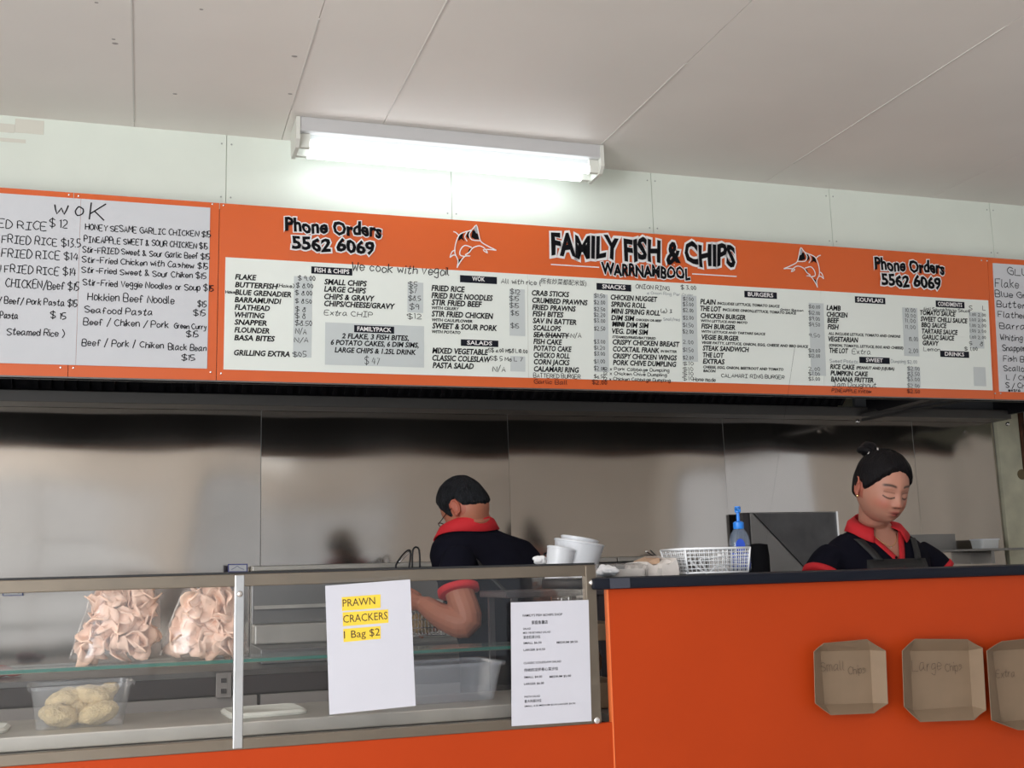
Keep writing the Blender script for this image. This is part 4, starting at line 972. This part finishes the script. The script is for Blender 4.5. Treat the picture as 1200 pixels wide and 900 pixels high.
# apron strings across his back
back = lambda x, z: (bv2.ray_cast(Vector((x, .6, z)), Vector((0, -1, 0)))[0])
rows = []
for k in range(9):
    x = .12-.21*k/8; z = 1.36-.30*k/8; a, b2 = back(x-.010, z), back(x+.010, z+.006)
    if a and b2: rows.append([a, b2])
if len(rows) > 3: add_part('apron_strap', ribbon(bv2, rows, .006), M_apron, mt)

# ---------------------------------------------------------------- kitchen bench and appliances along the back wall
kbn = thing('kitchen_bench', 'long steel kitchen bench along the back wall, dark front edge over grey panels', 'bench', (1.0, 4.8, 0))
obj('bench_top', box(B(), -2.9, 4.3, 4.45, YB-.055, .965, .985), M_steel2, kbn)
obj('front_edge', box(B(), -2.9, 4.3, 4.45, 4.48, .90, .964), M_bdark, kbn)
x = -2.88
while x < 4.2:
    d = obj('door', box(B(), x+.006, min(x+.55, 4.28)-.006, 4.455, 4.475, .14, .892, .003), M_bench, kbn); x += .55
obj('carcass', box(B(), -2.88, 4.28, 4.48, YB-.055, .08, .96), M_bdark, kbn)
def fryer(x0, x1, label):
    t = thing('deep_fryer', label, 'fryer', ((x0+x1)/2, 4.95, .985), group=None)
    obj('flue_panel', box(B(), x0, x1, 5.08, 5.16, .986, 1.352, .004), M_steel2, t)
    obj('top_ledge', box(B(), x0, x1, 5.05, 5.16, 1.352, 1.376, .004), M_deck, t)
    obj('body', box(B(), x0, x1, 4.66, 5.08, .986, 1.045, .004), M_steel2, t)
    obj('rear_step', box(B(), x0, x1, 4.94, 5.08, 1.045, 1.13, .008), M_deck, t)
    obj('shelf_lip', box(B(), x0+.01, x1-.01, 5.055, 5.08, 1.19, 1.205), M_deck, t)
    return t
fryer(.445, 1.30, 'steel deep fryer behind the glass case, leftmost of three, beside the prawn cracker notice')
fryer(1.305, 2.15, 'steel deep fryer behind the bowed man, middle of three')
fryer(2.155, 2.66, 'steel deep fryer behind the white wire basket, right one of three')
def fryer_handle(pts, label, Y):
    t = thing('basket_handle', label, 'handle', at(*pts[0][0], Y))
    for q in pts: obj('wire', tube(B(), smoothpts([at(x, y, Y+dy) for x, y, dy in [(a[0], a[1], a[2] if len(a) > 2 else 0) for a in q]], 4), .0035, 6), M_black if len(q) > 3 else M_silver, t, smooth=True)
    return t
def fh(pts, label, Y):
    t = thing('fryer_basket', label, 'fryer basket', at(pts[0][0][0], pts[0][0][1], Y))
    for q in pts: obj('handle_wire', tube(B(), smoothpts([at(x, y, Y) for x, y in q], 4), .0042, 6), M_dark if len(q) > 3 else M_silver, t, smooth=True)
    xx = at(pts[0][0][0], pts[0][0][1], Y).x
    for k in range(5): obj('basket_wire', tube(B(), [(xx-.10+.05*k, Y-.04, 1.20), (xx-.10+.05*k, Y-.04, 1.075), (xx-.10+.05*k, Y+.05, 1.075), (xx-.10+.05*k, Y+.05, 1.20)], .002, 5), M_silver, t)
    for z in (1.20, 1.14, 1.08): obj('basket_rim', tube(B(), [(xx-.10, Y-.04, z), (xx+.10, Y-.04, z), (xx+.10, Y+.05, z), (xx-.10, Y+.05, z), (xx-.10, Y-.04, z)], .002, 5), M_silver, t)
fh([[(466, 668), (464, 662), (474, 648), (481, 646), (479, 668)], [(483, 668), (484, 644), (491, 644), (492, 668)], [(467, 660), (480, 646)]], 'wire fryer basket with looped black handle left of the bowed man', 4.86)
fh([[(637, 668), (637, 652), (640, 648), (645, 649), (646, 668)]], 'wire fryer basket with short looped handle right of the bowed man', 4.86)
# tall steel appliance beside the woman
ap = thing('steel_cabinet', 'tall steel appliance with a darker slanted panel on its front, left of the woman', 'appliance', (3.1, 5.13, .985))
ax0, ax1 = at(881, 640, 5.09).x, at(982, 640, 5.09).x; az = at(930, 600, 5.09).z
obj('body', box(B(), ax0, ax1, 5.09, YB-.04, .986, az, .003), M_steel2, ap)
bm = B(); a = [(ax0+.02, 5.087, az-.006), (ax1-.004, 5.087, az-.006), (ax1-.004, 5.087, 1.15), (ax1-.06, 5.087, 1.15)]
loft(bm, [a, [(x, y-.006, z) for x, y, z in a]]); obj('slanted_panel', bm, mat('cabinet_panel', (.13, .13, .135), .45, .8, var=.3, vscale=9), ap)  # darker panel with a slanted left edge laid on the cabinet front
obj('corner_edge', box(B(), ax1-.006, ax1+.004, 5.075, 5.09, 1.2, az), M_silver, ap)
obj('side_flange', box(B(), ax0-.035, ax0-.001, 5.10, 5.14, .986, az), M_bdark, ap)
tag(obj('black_canister', lathe(B(), [(.045, .985), (.05, .99), (.05, 1.36), (.045, 1.41), (.01, 1.415)], at(889, 660, 4.57).x, 4.57, 20), M_black, smooth=40), 'black canister on the bench just right of the blue pump bottle', 'canister')
# wall shelf at right
ws_ = thing('wall_shelf', 'narrow steel shelf on the kitchen wall right of the woman', 'shelf', (4.05, 5.12, 1.33))
zs = at(1110, 644, 5.05).z
obj('shelf_board', box(B(), 3.55, 4.50, 5.0, YB-.012, zs-.012, zs, .002), M_steel2, ws_)
obj('upstand', box(B(), 3.5, 4.20, YB-.03, YB-.012, zs, zs+.085), M_steel2, ws_)
for x in (3.6, 4.3): obj('bracket', box(B(), x, x+.02, 5.02, YB-.012, zs-.08, zs-.012), M_steel2, ws_)
cxx = at(1156, 640, 5.08).x
tc = thing('container', 'small white plastic container on the wall shelf right of the woman', 'container', (cxx, 5.09, zs))
bm = B(); loft(bm, [rrect(.115, .09, .02, zs+.0005, cxx, 5.09), rrect(.125, .10, .02, zs+.045, cxx, 5.09)]); obj('tub', bm, mat('frosted_plastic', (.72, .74, .74), .4), tc, smooth=40)
bm = B(); loft(bm, [rrect(.132, .107, .02, zs+.045, cxx, 5.09), rrect(.132, .107, .02, zs+.052, cxx, 5.09)]); obj('lid', bm, M_pw, tc, smooth=40)
# socket on the bench front, seen through the case
so = thing('power_socket', 'small grey power socket on the bench front behind the case post', 'socket', at(262, 808, 4.44))
sq = at(262, 803, 4.445); obj('plate', box(B(), sq.x-.028, sq.x+.028, 4.437, 4.448, sq.z-.045, sq.z+.045, .003), M_bench, so)
for dz in (-.02, .018): obj('rocker', box(B(), sq.x-.010, sq.x+.010, 4.432, 4.437, sq.z+dz-.008, sq.z+dz+.008), M_bdark, so)
p = at(6, 776, 4.7)
bm = B(); ball(bm, (p.x-.02, 4.7, 1.008), .05, .035, .022, 16, 10); ball(bm, (p.x+.03, 4.7, 1.0), .035, .02, .014, 12, 8)
tag(obj('red_cloth', bm, mat('red_cloth', (.45, .09, .07), .8), smooth=True), 'small reddish cloth on the bench at far left, just above the glass shelf', 'cloth')

# ---------------------------------------------------------------- things behind and on the counters
def tub(name, label, cx, cy, z, w, d, h, m, rot=0, grp=None, taper=.86, wall=.003, r=.02):
    t = thing(name, label, 'tub', (cx, cy, z), (0, 0, rot), grp, local=True); bm = B()
    w2, d2 = w*taper, d*taper
    loft(bm, [rrect(w2, d2, r, 0), rrect(w, d, r, h), rrect(w-2*wall, d-2*wall, r, h), rrect(w2-2*wall, d2-2*wall, r, wall)])
    o = obj('body', bm, m, t, smooth=35, local=True)
    bm = B(); loft(bm, [rrect(w+.012, d+.012, r, h-.008), rrect(w+.016, d+.016, r, h), rrect(w+.012, d+.012, r, h+.002), rrect(w-.002, d-.002, r, h+.001), rrect(w-.002, d-.002, r, h-.006)], caps=False)
    obj('rim', bm, m, t, smooth=35, local=True); return t
tub('food_tub', 'clear plastic tub filled with crumbed food, at the left of the case deck', -.140, 3.0, ZD+.0005, .225, .15, .098, M_tub, .10)
M_tubb = clear('frosted_tub', (.70, .76, .86), .20, .2, 1.3)
tub('food_tub', 'empty frosted bluish plastic tub between the two notices', .765, 3.05, ZD+.0005, .30, .20, .098, M_tubb, .06)
rb = random.Random(5)
for i, (x, y, z, rx, ry, rz, a) in enumerate(((-.185, 2.985, .028, .048, .040, .026, .4), (-.098, 2.985, .028, .050, .042, .026, -.5), (-.14, 3.03, .032, .045, .035, .028, 1.2), (-.172, 3.015, .064, .046, .034, .022, .2), (-.110, 3.01, .068, .048, .036, .022, -.3), (-.085, 3.03, .073, .036, .026, .016, .6))):
    bm = B(); bmesh.ops.create_icosphere(bm, subdivisions=4, radius=1, matrix=Matrix.Translation((x, y, ZD+z)) @ Matrix.Rotation(a, 4, 'Z') @ Matrix.Rotation(.25*(-1)**i, 4, 'Y') @ Matrix.Diagonal((rx, ry, rz, 1)))
    for v in bm.verts: v.co += v.normal*(noise.noise(v.co*60)*.005+noise.noise(v.co*170)*.0025)
    tag(obj('crumbed_fillet', bm, M_crumb, smooth=True), ['front left crumbed fillet at the bottom of the clear tub', 'front right crumbed fillet at the bottom of the clear tub', 'crumbed fillet lying across the middle of the heap in the tub', 'upper left crumbed fillet on top of the heap in the tub', 'upper middle crumbed fillet on top of the heap in the tub', 'smallest crumbed fillet, topmost at the right rim of the tub'][i], 'food', 'crumbed fillets in the clear tub')
def lid(cx, cy, w, d, label, rot=0):
    bm = B(); z = ZD+.0008
    loft(bm, [rrect(w, d, .025, z, cx, cy), rrect(w+.004, d+.004, .025, z+.006, cx, cy), rrect(w-.012, d-.012, .022, z+.012, cx, cy), rrect(w-.02, d-.02, .02, z+.009, cx, cy)])
    if rot: bmesh.ops.rotate(bm, cent=(cx, cy, z), matrix=Matrix.Rotation(rot, 3, 'Z'), verts=bm.verts)
    return tag(obj('tub_lid', bm, mat('off_white_lid', (.62, .62, .56), .5), smooth=35), label, 'lid')
lid(.295, 3.0, .19, .17, 'off-white plastic lid lying on the case deck left of the prawn cracker notice', .1)
lid(-.375, 2.98, .16, .12, 'off-white plastic lid cut off by the left edge of the photo')
# prawn crackers in clear bags on the glass shelf
crk = []
for sd in range(4):
    bm = B(); r_ = random.Random(sd); k1, k2 = r_.uniform(14, 24), r_.uniform(-10, 18); n = 9
    vs = {}; ph = r_.uniform(0, 6)
    for j in range(4):
        for i in range(14 if j else 1):
            a = 2*PI*i/14; rr = j/3*(.031+.004*math.sin(3*a+ph)); x, y = rr*math.cos(a)*1.15, rr*math.sin(a)*.85
            vs[j, i] = bm.verts.new((x, y, k1*x*x-k2*y*y+.004*math.sin(x*150+ph)+.003*math.sin(y*190)))
    for i in range(14):
        k = (i+1) % 14; bm.faces.new((vs[0, 0], vs[1, i], vs[1, k]))
        for j in (1, 2): bm.faces.new((vs[j, i], vs[j+1, i], vs[j+1, k], vs[j, k]))
    bmesh.ops.recalc_face_normals(bm, faces=bm.faces); bmesh.ops.solidify(bm, geom=bm.faces[:], thickness=.003); bmesh.ops.recalc_face_normals(bm, faces=bm.faces)
    me = bpy.data.meshes.new('cracker'); bm.to_mesh(me); bm.free(); me.materials.append(M_crack); me.polygons.foreach_set('use_smooth', [True]*len(me.polygons)); crk.append(me)
def cracker_bag(label, q, Yc, seed):
    """q: rows of (pixel y, left px, right px) from bottom to top"""
    r_ = random.Random(seed); rows = [(at((a+b)/2, y, Yc), (at(b, y, Yc)-at(a, y, Yc)).length/2) for y, a, b in q]
    base = rows[0][0]; z0 = 1.1205; t = thing('cracker_bag', label, 'bag', (base.x, Yc, z0))
    zs_ = [p.z for p, w in rows]; zs_[0] = z0; f = lambda z: (np.interp(z, zs_, [p.x for p, w in rows]), np.interp(z, zs_, [w for p, w in rows]))
    bm = B(); R = []; nz_ = 26; n = 56
    for j in range(nz_+1):
        z = z0+(zs_[-1]-z0)*j/nz_; cx, w = f(z); tt = j/nz_; d = .068*(1-.25*tt)*min(1, 1.0+0*tt); e = min(1, (.25+tt*9))**.5
        if tt > .9: s_ = 1-(tt-.9)*3.5
        else: s_ = 1
        ring = []
        for i in range(n):
            a = 2*PI*i/n; c_, s2 = math.cos(a), math.sin(a)
            wr_ = 1+.05*noise.noise(Vector((a*3+seed, z*14, 0)))+.035*noise.noise(Vector((c_*6, s2*6+seed, z*50)))
            ring.append((cx+w*s_*e*abs(c_)**.8*math.copysign(1, c_)*wr_, Yc+d*s_*e*abs(s2)**.8*math.copysign(1, s2)*wr_, z+.006*noise.noise(Vector((a*2, z*20, seed)))*(0 < j < nz_)))
        R.append(ring)
    loft(bm, R); obj('plastic_film', bm, M_bagp, t, smooth=True)
    pts = []; tries = 0
    while len(pts) < 110 and tries < 9000:
        tries += 1; z = r_.uniform(z0+.028, zs_[-1]-.022); cx, w = f(z); x = cx+(w-.026)*r_.uniform(-1, 1); y = Yc+r_.uniform(-1, 1)*.034
        if all((x-a)**2+(y-b)**2+(z-c)**2 > .0165**2 for a, b, c in pts): pts.append((x, y, z))
    for x, y, z in pts:
        o = bpy.data.objects.new('cracker', r_.choice(crk)); COL.objects.link(o); o.parent = t; o.location = Vector((x, y, z))-t.location
        o.rotation_euler = (r_.uniform(0, 6.3), r_.uniform(0, 6.3), r_.uniform(0, 6.3)); s = r_.uniform(.75, 1.05); o.scale = (s, s, s)
    return t
cracker_bag('clear bag of pink prawn crackers on the glass shelf, left of two', [(779, 76, 190), (765, 84, 189), (745, 90, 188), (720, 98, 188), (700, 105, 186), (684, 112, 176)], 3.10, 3)
cracker_bag('clear bag of pink prawn crackers on the glass shelf behind the case post', [(771, 192, 293), (755, 191, 289), (735, 197, 285), (710, 207, 284), (695, 213, 281), (682, 222, 276)], 3.105, 8)

# white tubs standing behind the right end of the case
st = thing('side_stand', 'low steel stand behind the right end of the glass case, under the white tubs', 'stand', (1.2, 3.42, 0))
zst_ = 1.262
obj('top', box(B(), 1.03, 1.38, 3.27, 3.56, zst_-.02, zst_, .003), M_bdark, st)
for x in (1.06, 1.34):
    for y in (3.29, 3.53): obj('leg', box(B(), x-.009, x+.009, y-.009, y+.009, 0, zst_-.02), M_bdark, st)
def round_tub(label, c, r0, r1, h, tilt, m):
    t = thing('white_tub', label, 'tub', c, tilt, 'white takeaway tubs', local=True); bm = B()
    lathe(bm, [(r0, 0), (r1, h), (r1-.003, h), (r0-.003, .003)], n=32); obj('body', bm, m, t, smooth=35, local=True)
    bm = B(); lathe(bm, [(r1-.001, h-.006), (r1+.001, h-.005), (r1+.0015, h), (r1-.003, h+.002)], n=32, caps=False); obj('rim', bm, m, t, smooth=35, local=True); return t
c0 = at(672, 684, 3.42); 
round_tub('white plastic tub leaning right behind the case, holding a second tub', (c0.x, 3.42, zst_+.013), .058, .080, .135, (.05, .17, 0), M_pw)
round_tub('white plastic tub nested in the leaning tub and rising out of it', (c0.x+.004, 3.42, zst_+.045), .050, .060, .115, (.04, .19, 0), M_pw)
c1 = at(650, 690, 3.42)
round_tub('smaller white plastic cup leaning against the left of the nested tubs', (c1.x-.018, 3.37, zst_+.004), .034, .045, .125, (.0, .22, 0), M_pw)
def crumple(name, c, r, m, label, cat, seed, n=4, parent=None):
    bm = B(); bmesh.ops.create_icosphere(bm, subdivisions=n, radius=1, matrix=Matrix.Translation(c) @ Matrix.Diagonal((*r, 1)))
    for v in bm.verts:
        d = (v.co-Vector(c)).normalized(); v.co += d*(abs(noise.noise(v.co*45+Vector((seed, 0, 0))))*.016-.004)
        v.co.z = max(v.co.z, c[2]-r[2])
    return tag(obj(name, bm, m, smooth=25), label, cat)
p = at(633, 654, 3.05); crumple('tissue', (p.x, 3.05, ZT+.0055+.014), (.021, .018, .014), M_tissue, 'crumpled white tissue on top of the glass case beside the man', 'tissue', 1)
# wraps, packets and basket on the tall counter
zt_ = zslab+.0006
p = at(712, 670, 2.84); crumple('tissue', (p.x, 2.84, zt_+.016), (.030, .035, .016), M_tissue, 'crumpled white tissue at the left end of the black counter top', 'tissue', 4)
pk = thing('paper_packet', 'flat clear packet of white paper bags on the black counter top', 'packet', (at(737, 672, 2.9).x, 2.92, zt_))
xa_, xb_ = at(714, 672, 2.85).x, at(757, 672, 2.85).x
bm = B(); loft(bm, [rrect(xb_-xa_, .17, .012, zt_, (xa_+xb_)/2, 2.93), rrect(xb_-xa_, .17, .012, zt_+.020, (xa_+xb_)/2, 2.93)]); obj('paper_stack', bm, M_wrap, pk)
bm = B(); q = rrect(xb_-xa_+.012, .18, .012, 0, (xa_+xb_)/2, 2.93, 6)
R = [[(x, y, zt_+z+.004*noise.noise(Vector((x*60, y*60, z*90)))*(z > 0)) for x, y, _ in q] for z in (.0005, .022, .028)]
R.append([((x-(xa_+xb_)/2)*.7+(xa_+xb_)/2, (y-2.93)*.7+2.93, zt_+.034+.006*noise.noise(Vector((x*70, y*70, 2)))) for x, y, _ in q]); loft(bm, R); obj('plastic_sleeve', bm, clear('sleeve_film', (.8, .8, .8), .2, .2, 1.3), pk, smooth=True)
for k, (x0, x1, y0, h, tip, lab) in enumerate(((757, 776, 2.86, .040, 14, 'folded white wrapping paper bundle next to the clear packet'), (776, 796, 2.83, .042, -10, 'folded white wrapping paper bundle leaning on the wire basket'))):
    a_, b_ = at(x0, 672, y0).x, at(x1, 672, y0).x; bm = B(); n = 9; R = []
    for j in range(n+1):
        yy = y0+.15*j/n; hh = h*(1-.15*abs(j/n-.4)); ins = .004*math.sin(j*2)
        R.append([(a_+ins, yy, zt_), (b_-ins, yy, zt_), (b_+ins, yy, zt_+hh*.55), (b_-.006, yy, zt_+hh*(1.15 if k else .8)), ((a_+b_)/2, yy, zt_+hh*.72+.004*math.sin(j*3)), (a_+.006, yy, zt_+hh*(.8 if k else 1.0)), (a_-ins, yy, zt_+hh*.5)])
    loft(bm, R); t = thing('wrapping_paper', lab, 'paper', ((a_+b_)/2, y0+.08, zt_)); obj('bundle', bm, M_wrap, t, smooth=25)
    bm = B(); s = 1 if k == 0 else -1; xm = (a_+b_)/2
    loft(bm, [[(xm-.02, y0+.01, zt_+h*.7), (xm+.022, y0+.01, zt_+h*.8), (xm+.026*s, y0+.012, zt_+h*1.25), (xm-.004, y0+.012, zt_+h*1.0)], [(xm-.02, y0+.12, zt_+h*.75), (xm+.022, y0+.12, zt_+h*.85), (xm+.026*s, y0+.118, zt_+h*1.3), (xm-.004, y0+.118, zt_+h*1.05)]])
    obj('folded_flap', bm, M_brownbag if k == 0 else M_wrap, t)
# wire basket
bx0, bx1 = at(803.5, 660, 2.83).x, at(880, 660, 2.83).x; by0, by1 = 2.83, 2.985; bh = at(840, 642.5, 2.83).z-zt_
wb = thing('wire_basket', 'white plastic-coated wire basket on the black counter top', 'basket', ((bx0+bx1)/2, 2.9, zt_))
def grid_side(P0, U, Vv, nu_, nv_, r=.0016):
    bm = B()
    for i in range(nu_+1): a = P0+U*(i/nu_); tube(bm, [a, a+Vv], r, 5)
    for j in range(nv_+1): a = P0+Vv*(j/nv_); tube(bm, [a, a+U], r, 5)
    return bm
zz = zt_+.004; T = .012
Fl, Fr, Bl, Br = Vector((bx0, by0, zz+bh-.004)), Vector((bx1, by0, zz+bh-.004)), Vector((bx0, by1, zz+bh-.004)), Vector((bx1, by1, zz+bh-.004))
fl, fr_, bl_, br_ = Vector((bx0+T, by0+T, zz)), Vector((bx1-T*.3, by0+T, zz)), Vector((bx0+T, by1-T, zz)), Vector((bx1-T*.3, by1-T, zz))
def quad_side(A, Bp, a, b, nu_, nv_, name):
    bm = B()
    for i in range(nu_+1): s = i/nu_; tube(bm, [A.lerp(Bp, s), a.lerp(b, s)], .0011, 5)
    for j in range(1, nv_): s = j/nv_; tube(bm, [A.lerp(a, s), Bp.lerp(b, s)], .0011, 5)
    tag(obj(name, bm, M_wire, wb, smooth=True), None, None, kind='stuff')
quad_side(Fl, Fr, fl, fr_, 14, 6, 'front_grid'); quad_side(Bl, Br, bl_, br_, 14, 6, 'rear_grid'); quad_side(Bl, Fl, bl_, fl, 12, 7, 'side_grid'); quad_side(Br, Fr, br_, fr_, 12, 7, 'side_grid'); quad_side(bl_, br_, fl, fr_, 14, 7, 'base_grid')
obj('top_rim', tube(B(), [Fl, Fr, Br, Bl, Fl], .0032, 8), M_wire, wb, smooth=True); obj('bottom_rim', tube(B(), [fl, fr_, br_, bl_, fl], .0026, 8), M_wire, wb, smooth=True)
for a, b in ((Fl, fl), (Fr, fr_), (Bl, bl_), (Br, br_)): obj('corner_rod', tube(B(), [a, b], .0028, 8), M_wire, wb, smooth=True)
hdp = [at(807, 656, by0+.02), at(828, 672, by0+.02), at(838, 664, by0+.02), at(848, 664, by0+.02), at(853, 670, by0+.02)]
obj('loose_handle', tube(B(), smoothpts(hdp, 3), .0026, 6), M_wire, wb, smooth=True)
obj('loose_handle', tube(B(), smoothpts([at(830, 671, by0+.03), at(820, 656, by0+.03), at(832, 654, by0+.03), at(843, 652, by0+.03)], 3), .0026, 6), M_wire, wb, smooth=True)
obj('handle_knob', ball(B(), at(844, 651, by0+.03), .006, .006, .006, 12, 8), M_wire, wb, smooth=True)
# tongs resting in the basket
p0, p1 = at(758, 646.5, 3.03), at(775, 654, 3.0)
tg = thing('tongs', 'dark metal tongs poking up left of the wire basket', 'tongs', p0)
for d in (0, .012): obj('arm', tube(B(), [p0+Vector((d, 0, d*.3)), p1+Vector((0, 0, -.01)), Vector((p1.x+.04, 2.95, zt_+.012))], .003, 6, flat=.5), M_dark, tg)
obj('tip', ball(B(), p0, .006, .004, .003, 10, 6), M_silver, tg)
# pump bottle
bc = at(867.5, 650, 2.935); bx = bc.x; S = lambda y: at(867.5, y, 2.935).z
pb = thing('pump_bottle', 'clear bottle of blue liquid with bright blue pump, standing in the wire basket', 'bottle', (bx, 2.935, zz+.003))
z0 = zz+.002; zt2 = S(619)
def sq(w, d, z, r): return rrect(w, d, r, z, bx, 2.935, 6)
bm = B(); wbt = .058; loft(bm, [sq(wbt*.9, .034, z0, .012), sq(wbt, .04, z0+.006, .015), sq(wbt, .04, zt2-.035, .016), sq(wbt*.86, .036, zt2-.018, .016), sq(wbt*.6, .03, zt2-.006, .0145), sq(.026, .026, zt2, .0125)])
obj('body', bm, M_liq, pb, smooth=40)
bm = B(); loft(bm, [sq(wbt*.84, .030, z0+.004, .012), sq(wbt*.92, .034, z0+.01, .013), sq(wbt*.92, .034, z0+(zt2-z0)*.42, .013)]); obj('blue_liquid', bm, mat('blue_liquid', (.03, .12, .75), .2), pb, smooth=40)
bm = B(); lx = bx-.010
lathe(bm, [(.001, 0), (.015, 0), (.015, .0015), (.001, .0015)], 0, 0, 24); bmesh.ops.transform(bm, matrix=Matrix.Translation((lx, 2.935-.0215, z0+(zt2-z0)*.58)) @ Matrix.Rotation(PI/2, 4, 'X') @ Matrix.Diagonal((1, 1.35, 1, 1)), verts=bm.verts)
obj('label', bm, M_bluel, pb)
bm = B(); lathe(bm, [(.0145, zt2-.002), (.0155, zt2), (.0155, zt2+.016), (.010, zt2+.020)], bx, 2.935, 20); obj('collar', bm, M_blue, pb, smooth=40)
bm = B(); lathe(bm, [(.0048, zt2+.018), (.0048, S(601)), (.0085, S(600.5)), (.0092, S(596)), (.008, S(593.5))], bx, 2.935, 16)
tube(bm, [(bx, 2.935, S(596.5)), (bx-.012, 2.92, S(596.5)), (bx-.014, 2.90, S(599))], .0045, 8); obj('pump_head', bm, M_blue, pb, smooth=40)

# wire basket in the man's hand
hp = at(489, 712, 3.86)
hb = thing('chip_basket', 'small wire fry basket held in the left hand of the bowed man', 'fryer basket', hp+Vector((.03, .0, -.12)))
bm = B(); c = hp+Vector((.035, .04, .0))
for k in range(11):
    x = c.x-.06+.012*k; tube(bm, [(x, 3.84, c.z+.01), (x+.0, 3.845, c.z-.095), (x, 3.93, c.z-.095), (x, 3.94, c.z+.01)], .0013, 4)
for z in (.01, -.015, -.04, -.068, -.095): tube(bm, [(c.x-.06, 3.84, c.z+z), (c.x+.06, 3.84, c.z+z), (c.x+.06, 3.94, c.z+z), (c.x-.06, 3.94, c.z+z), (c.x-.06, 3.84, c.z+z)], .0015, 4)
tag(obj('wire_mesh', bm, M_silver, hb), None, None, kind='stuff')
obj('rim', tube(B(), [(c.x-.06, 3.84, c.z+.01), (c.x+.06, 3.84, c.z+.01), (c.x+.06, 3.94, c.z+.01), (c.x-.06, 3.94, c.z+.01), (c.x-.06, 3.84, c.z+.01)], .003, 6), M_silver, hb)
obj('handle', tube(B(), [c+Vector((-.06, .0, .01)), hp+Vector((-.03, -.01, .03)), hp+Vector((-.10, -.02, .06))], .005, 8), M_silver, hb)
crumple('crisp_chips', (c.x-.01, 3.89, c.z-.055), (.045, .04, .032), mat('fried_food', (.42, .27, .12), .7, var=.4, vscale=60), 'fried food lying in the small wire basket held by the man', 'food', 9)

# ---------------------------------------------------------------- sample chip trays stuck on the tall counter front
def chip_tray(label, words, rim, basep, Ydep, xyh):
    """rim: 8 pixel corners clockwise from top-left of the open mouth; base: 4 pixel corners on the panel"""
    t = thing('chip_tray', label, 'tray', at(*basep[3], YC-.002), group='kraft card chip trays on the counter front')
    YR = YC-Ydep; YBp = YC-.0016
    Rm = [at(x, y, YR) for x, y in rim]; Bs = [at(x, y, YBp) for x, y in basep]
    def panel(name, pts, th=.0012):
        n = (pts[1]-pts[0]).cross(pts[2]-pts[0]).normalized(); bm = B()
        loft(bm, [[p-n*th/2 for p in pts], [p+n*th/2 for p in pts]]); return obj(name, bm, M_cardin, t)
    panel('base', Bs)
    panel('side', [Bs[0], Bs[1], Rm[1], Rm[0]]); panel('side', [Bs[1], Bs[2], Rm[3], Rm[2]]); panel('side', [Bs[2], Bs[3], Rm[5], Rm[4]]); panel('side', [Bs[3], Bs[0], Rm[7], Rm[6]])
    for b, r1, r2 in ((1, 1, 2), (2, 3, 4), (3, 5, 6), (0, 7, 0)):
        mid = (Rm[r1]+Rm[r2])/2; inn = Bs[b].lerp(mid, .9)
        panel('corner_fold', [Bs[b], Rm[r1], mid+(Rm[r1]-Rm[r2])*0+Vector((0, .003, 0)), Rm[r2]])
    for s_, xl, y, xr, cap in words:
        hand('tray', Plane(onY(YBp-.0012), Vector((1, 0, 0)), Vector((0, 0, 1)), None), s_, xl, y, xr, cap, w=.0013)
    obj('pen_word', HB.pop('tray'), mat('tray_pen', (.09, .06, .04), .7), t)
zc_ = lambda x, y: (930+x/4.444, 720+y/4.444)
Q = lambda L: [zc_(*p) for p in L]
chip_tray('small kraft card tray marked Small Chips, leftmost of three on the counter front', [('Small', *zc_(140, 298), zc_(262, 0)[0], 11), ('Chips', *zc_(284, 312), zc_(375, 0)[0], 9)],
    Q([(165, 140), (385, 130), (462, 172), (495, 280), (492, 470), (415, 515), (200, 524), (118, 462)][:0] or [(158, 150), (382, 130), (480, 190), (492, 465), (418, 515), (195, 524), (112, 462), (105, 195)]), Q([(138, 192), (398, 186), (412, 462), (160, 470)]), .036, 0)
chip_tray('large kraft card tray marked Large Chips, middle one of three', [('Large', *zc_(618, 300), zc_(768, 0)[0], 14), ('Chips', *zc_(790, 298), zc_(875, 0)[0], 10)],
    Q([(632, 128), (905, 130), (985, 175), (1003, 498), (940, 550), (660, 560), (575, 480), (565, 190)]), Q([(605, 190), (912, 188), (930, 478), (622, 500)]), .040, 0)
chip_tray('biggest kraft card tray marked Extra, cut off by the right edge of the photo', [('Extra', *zc_(1055, 330), zc_(1152, 0)[0], 9)],
    Q([(1085, 140), (1440, 105), (1540, 160), (1560, 545), (1490, 600), (1170, 602), (1030, 550), (1005, 190)]), Q([(1035, 190), (1455, 165), (1470, 525), (1080, 560)]), .048, 0)
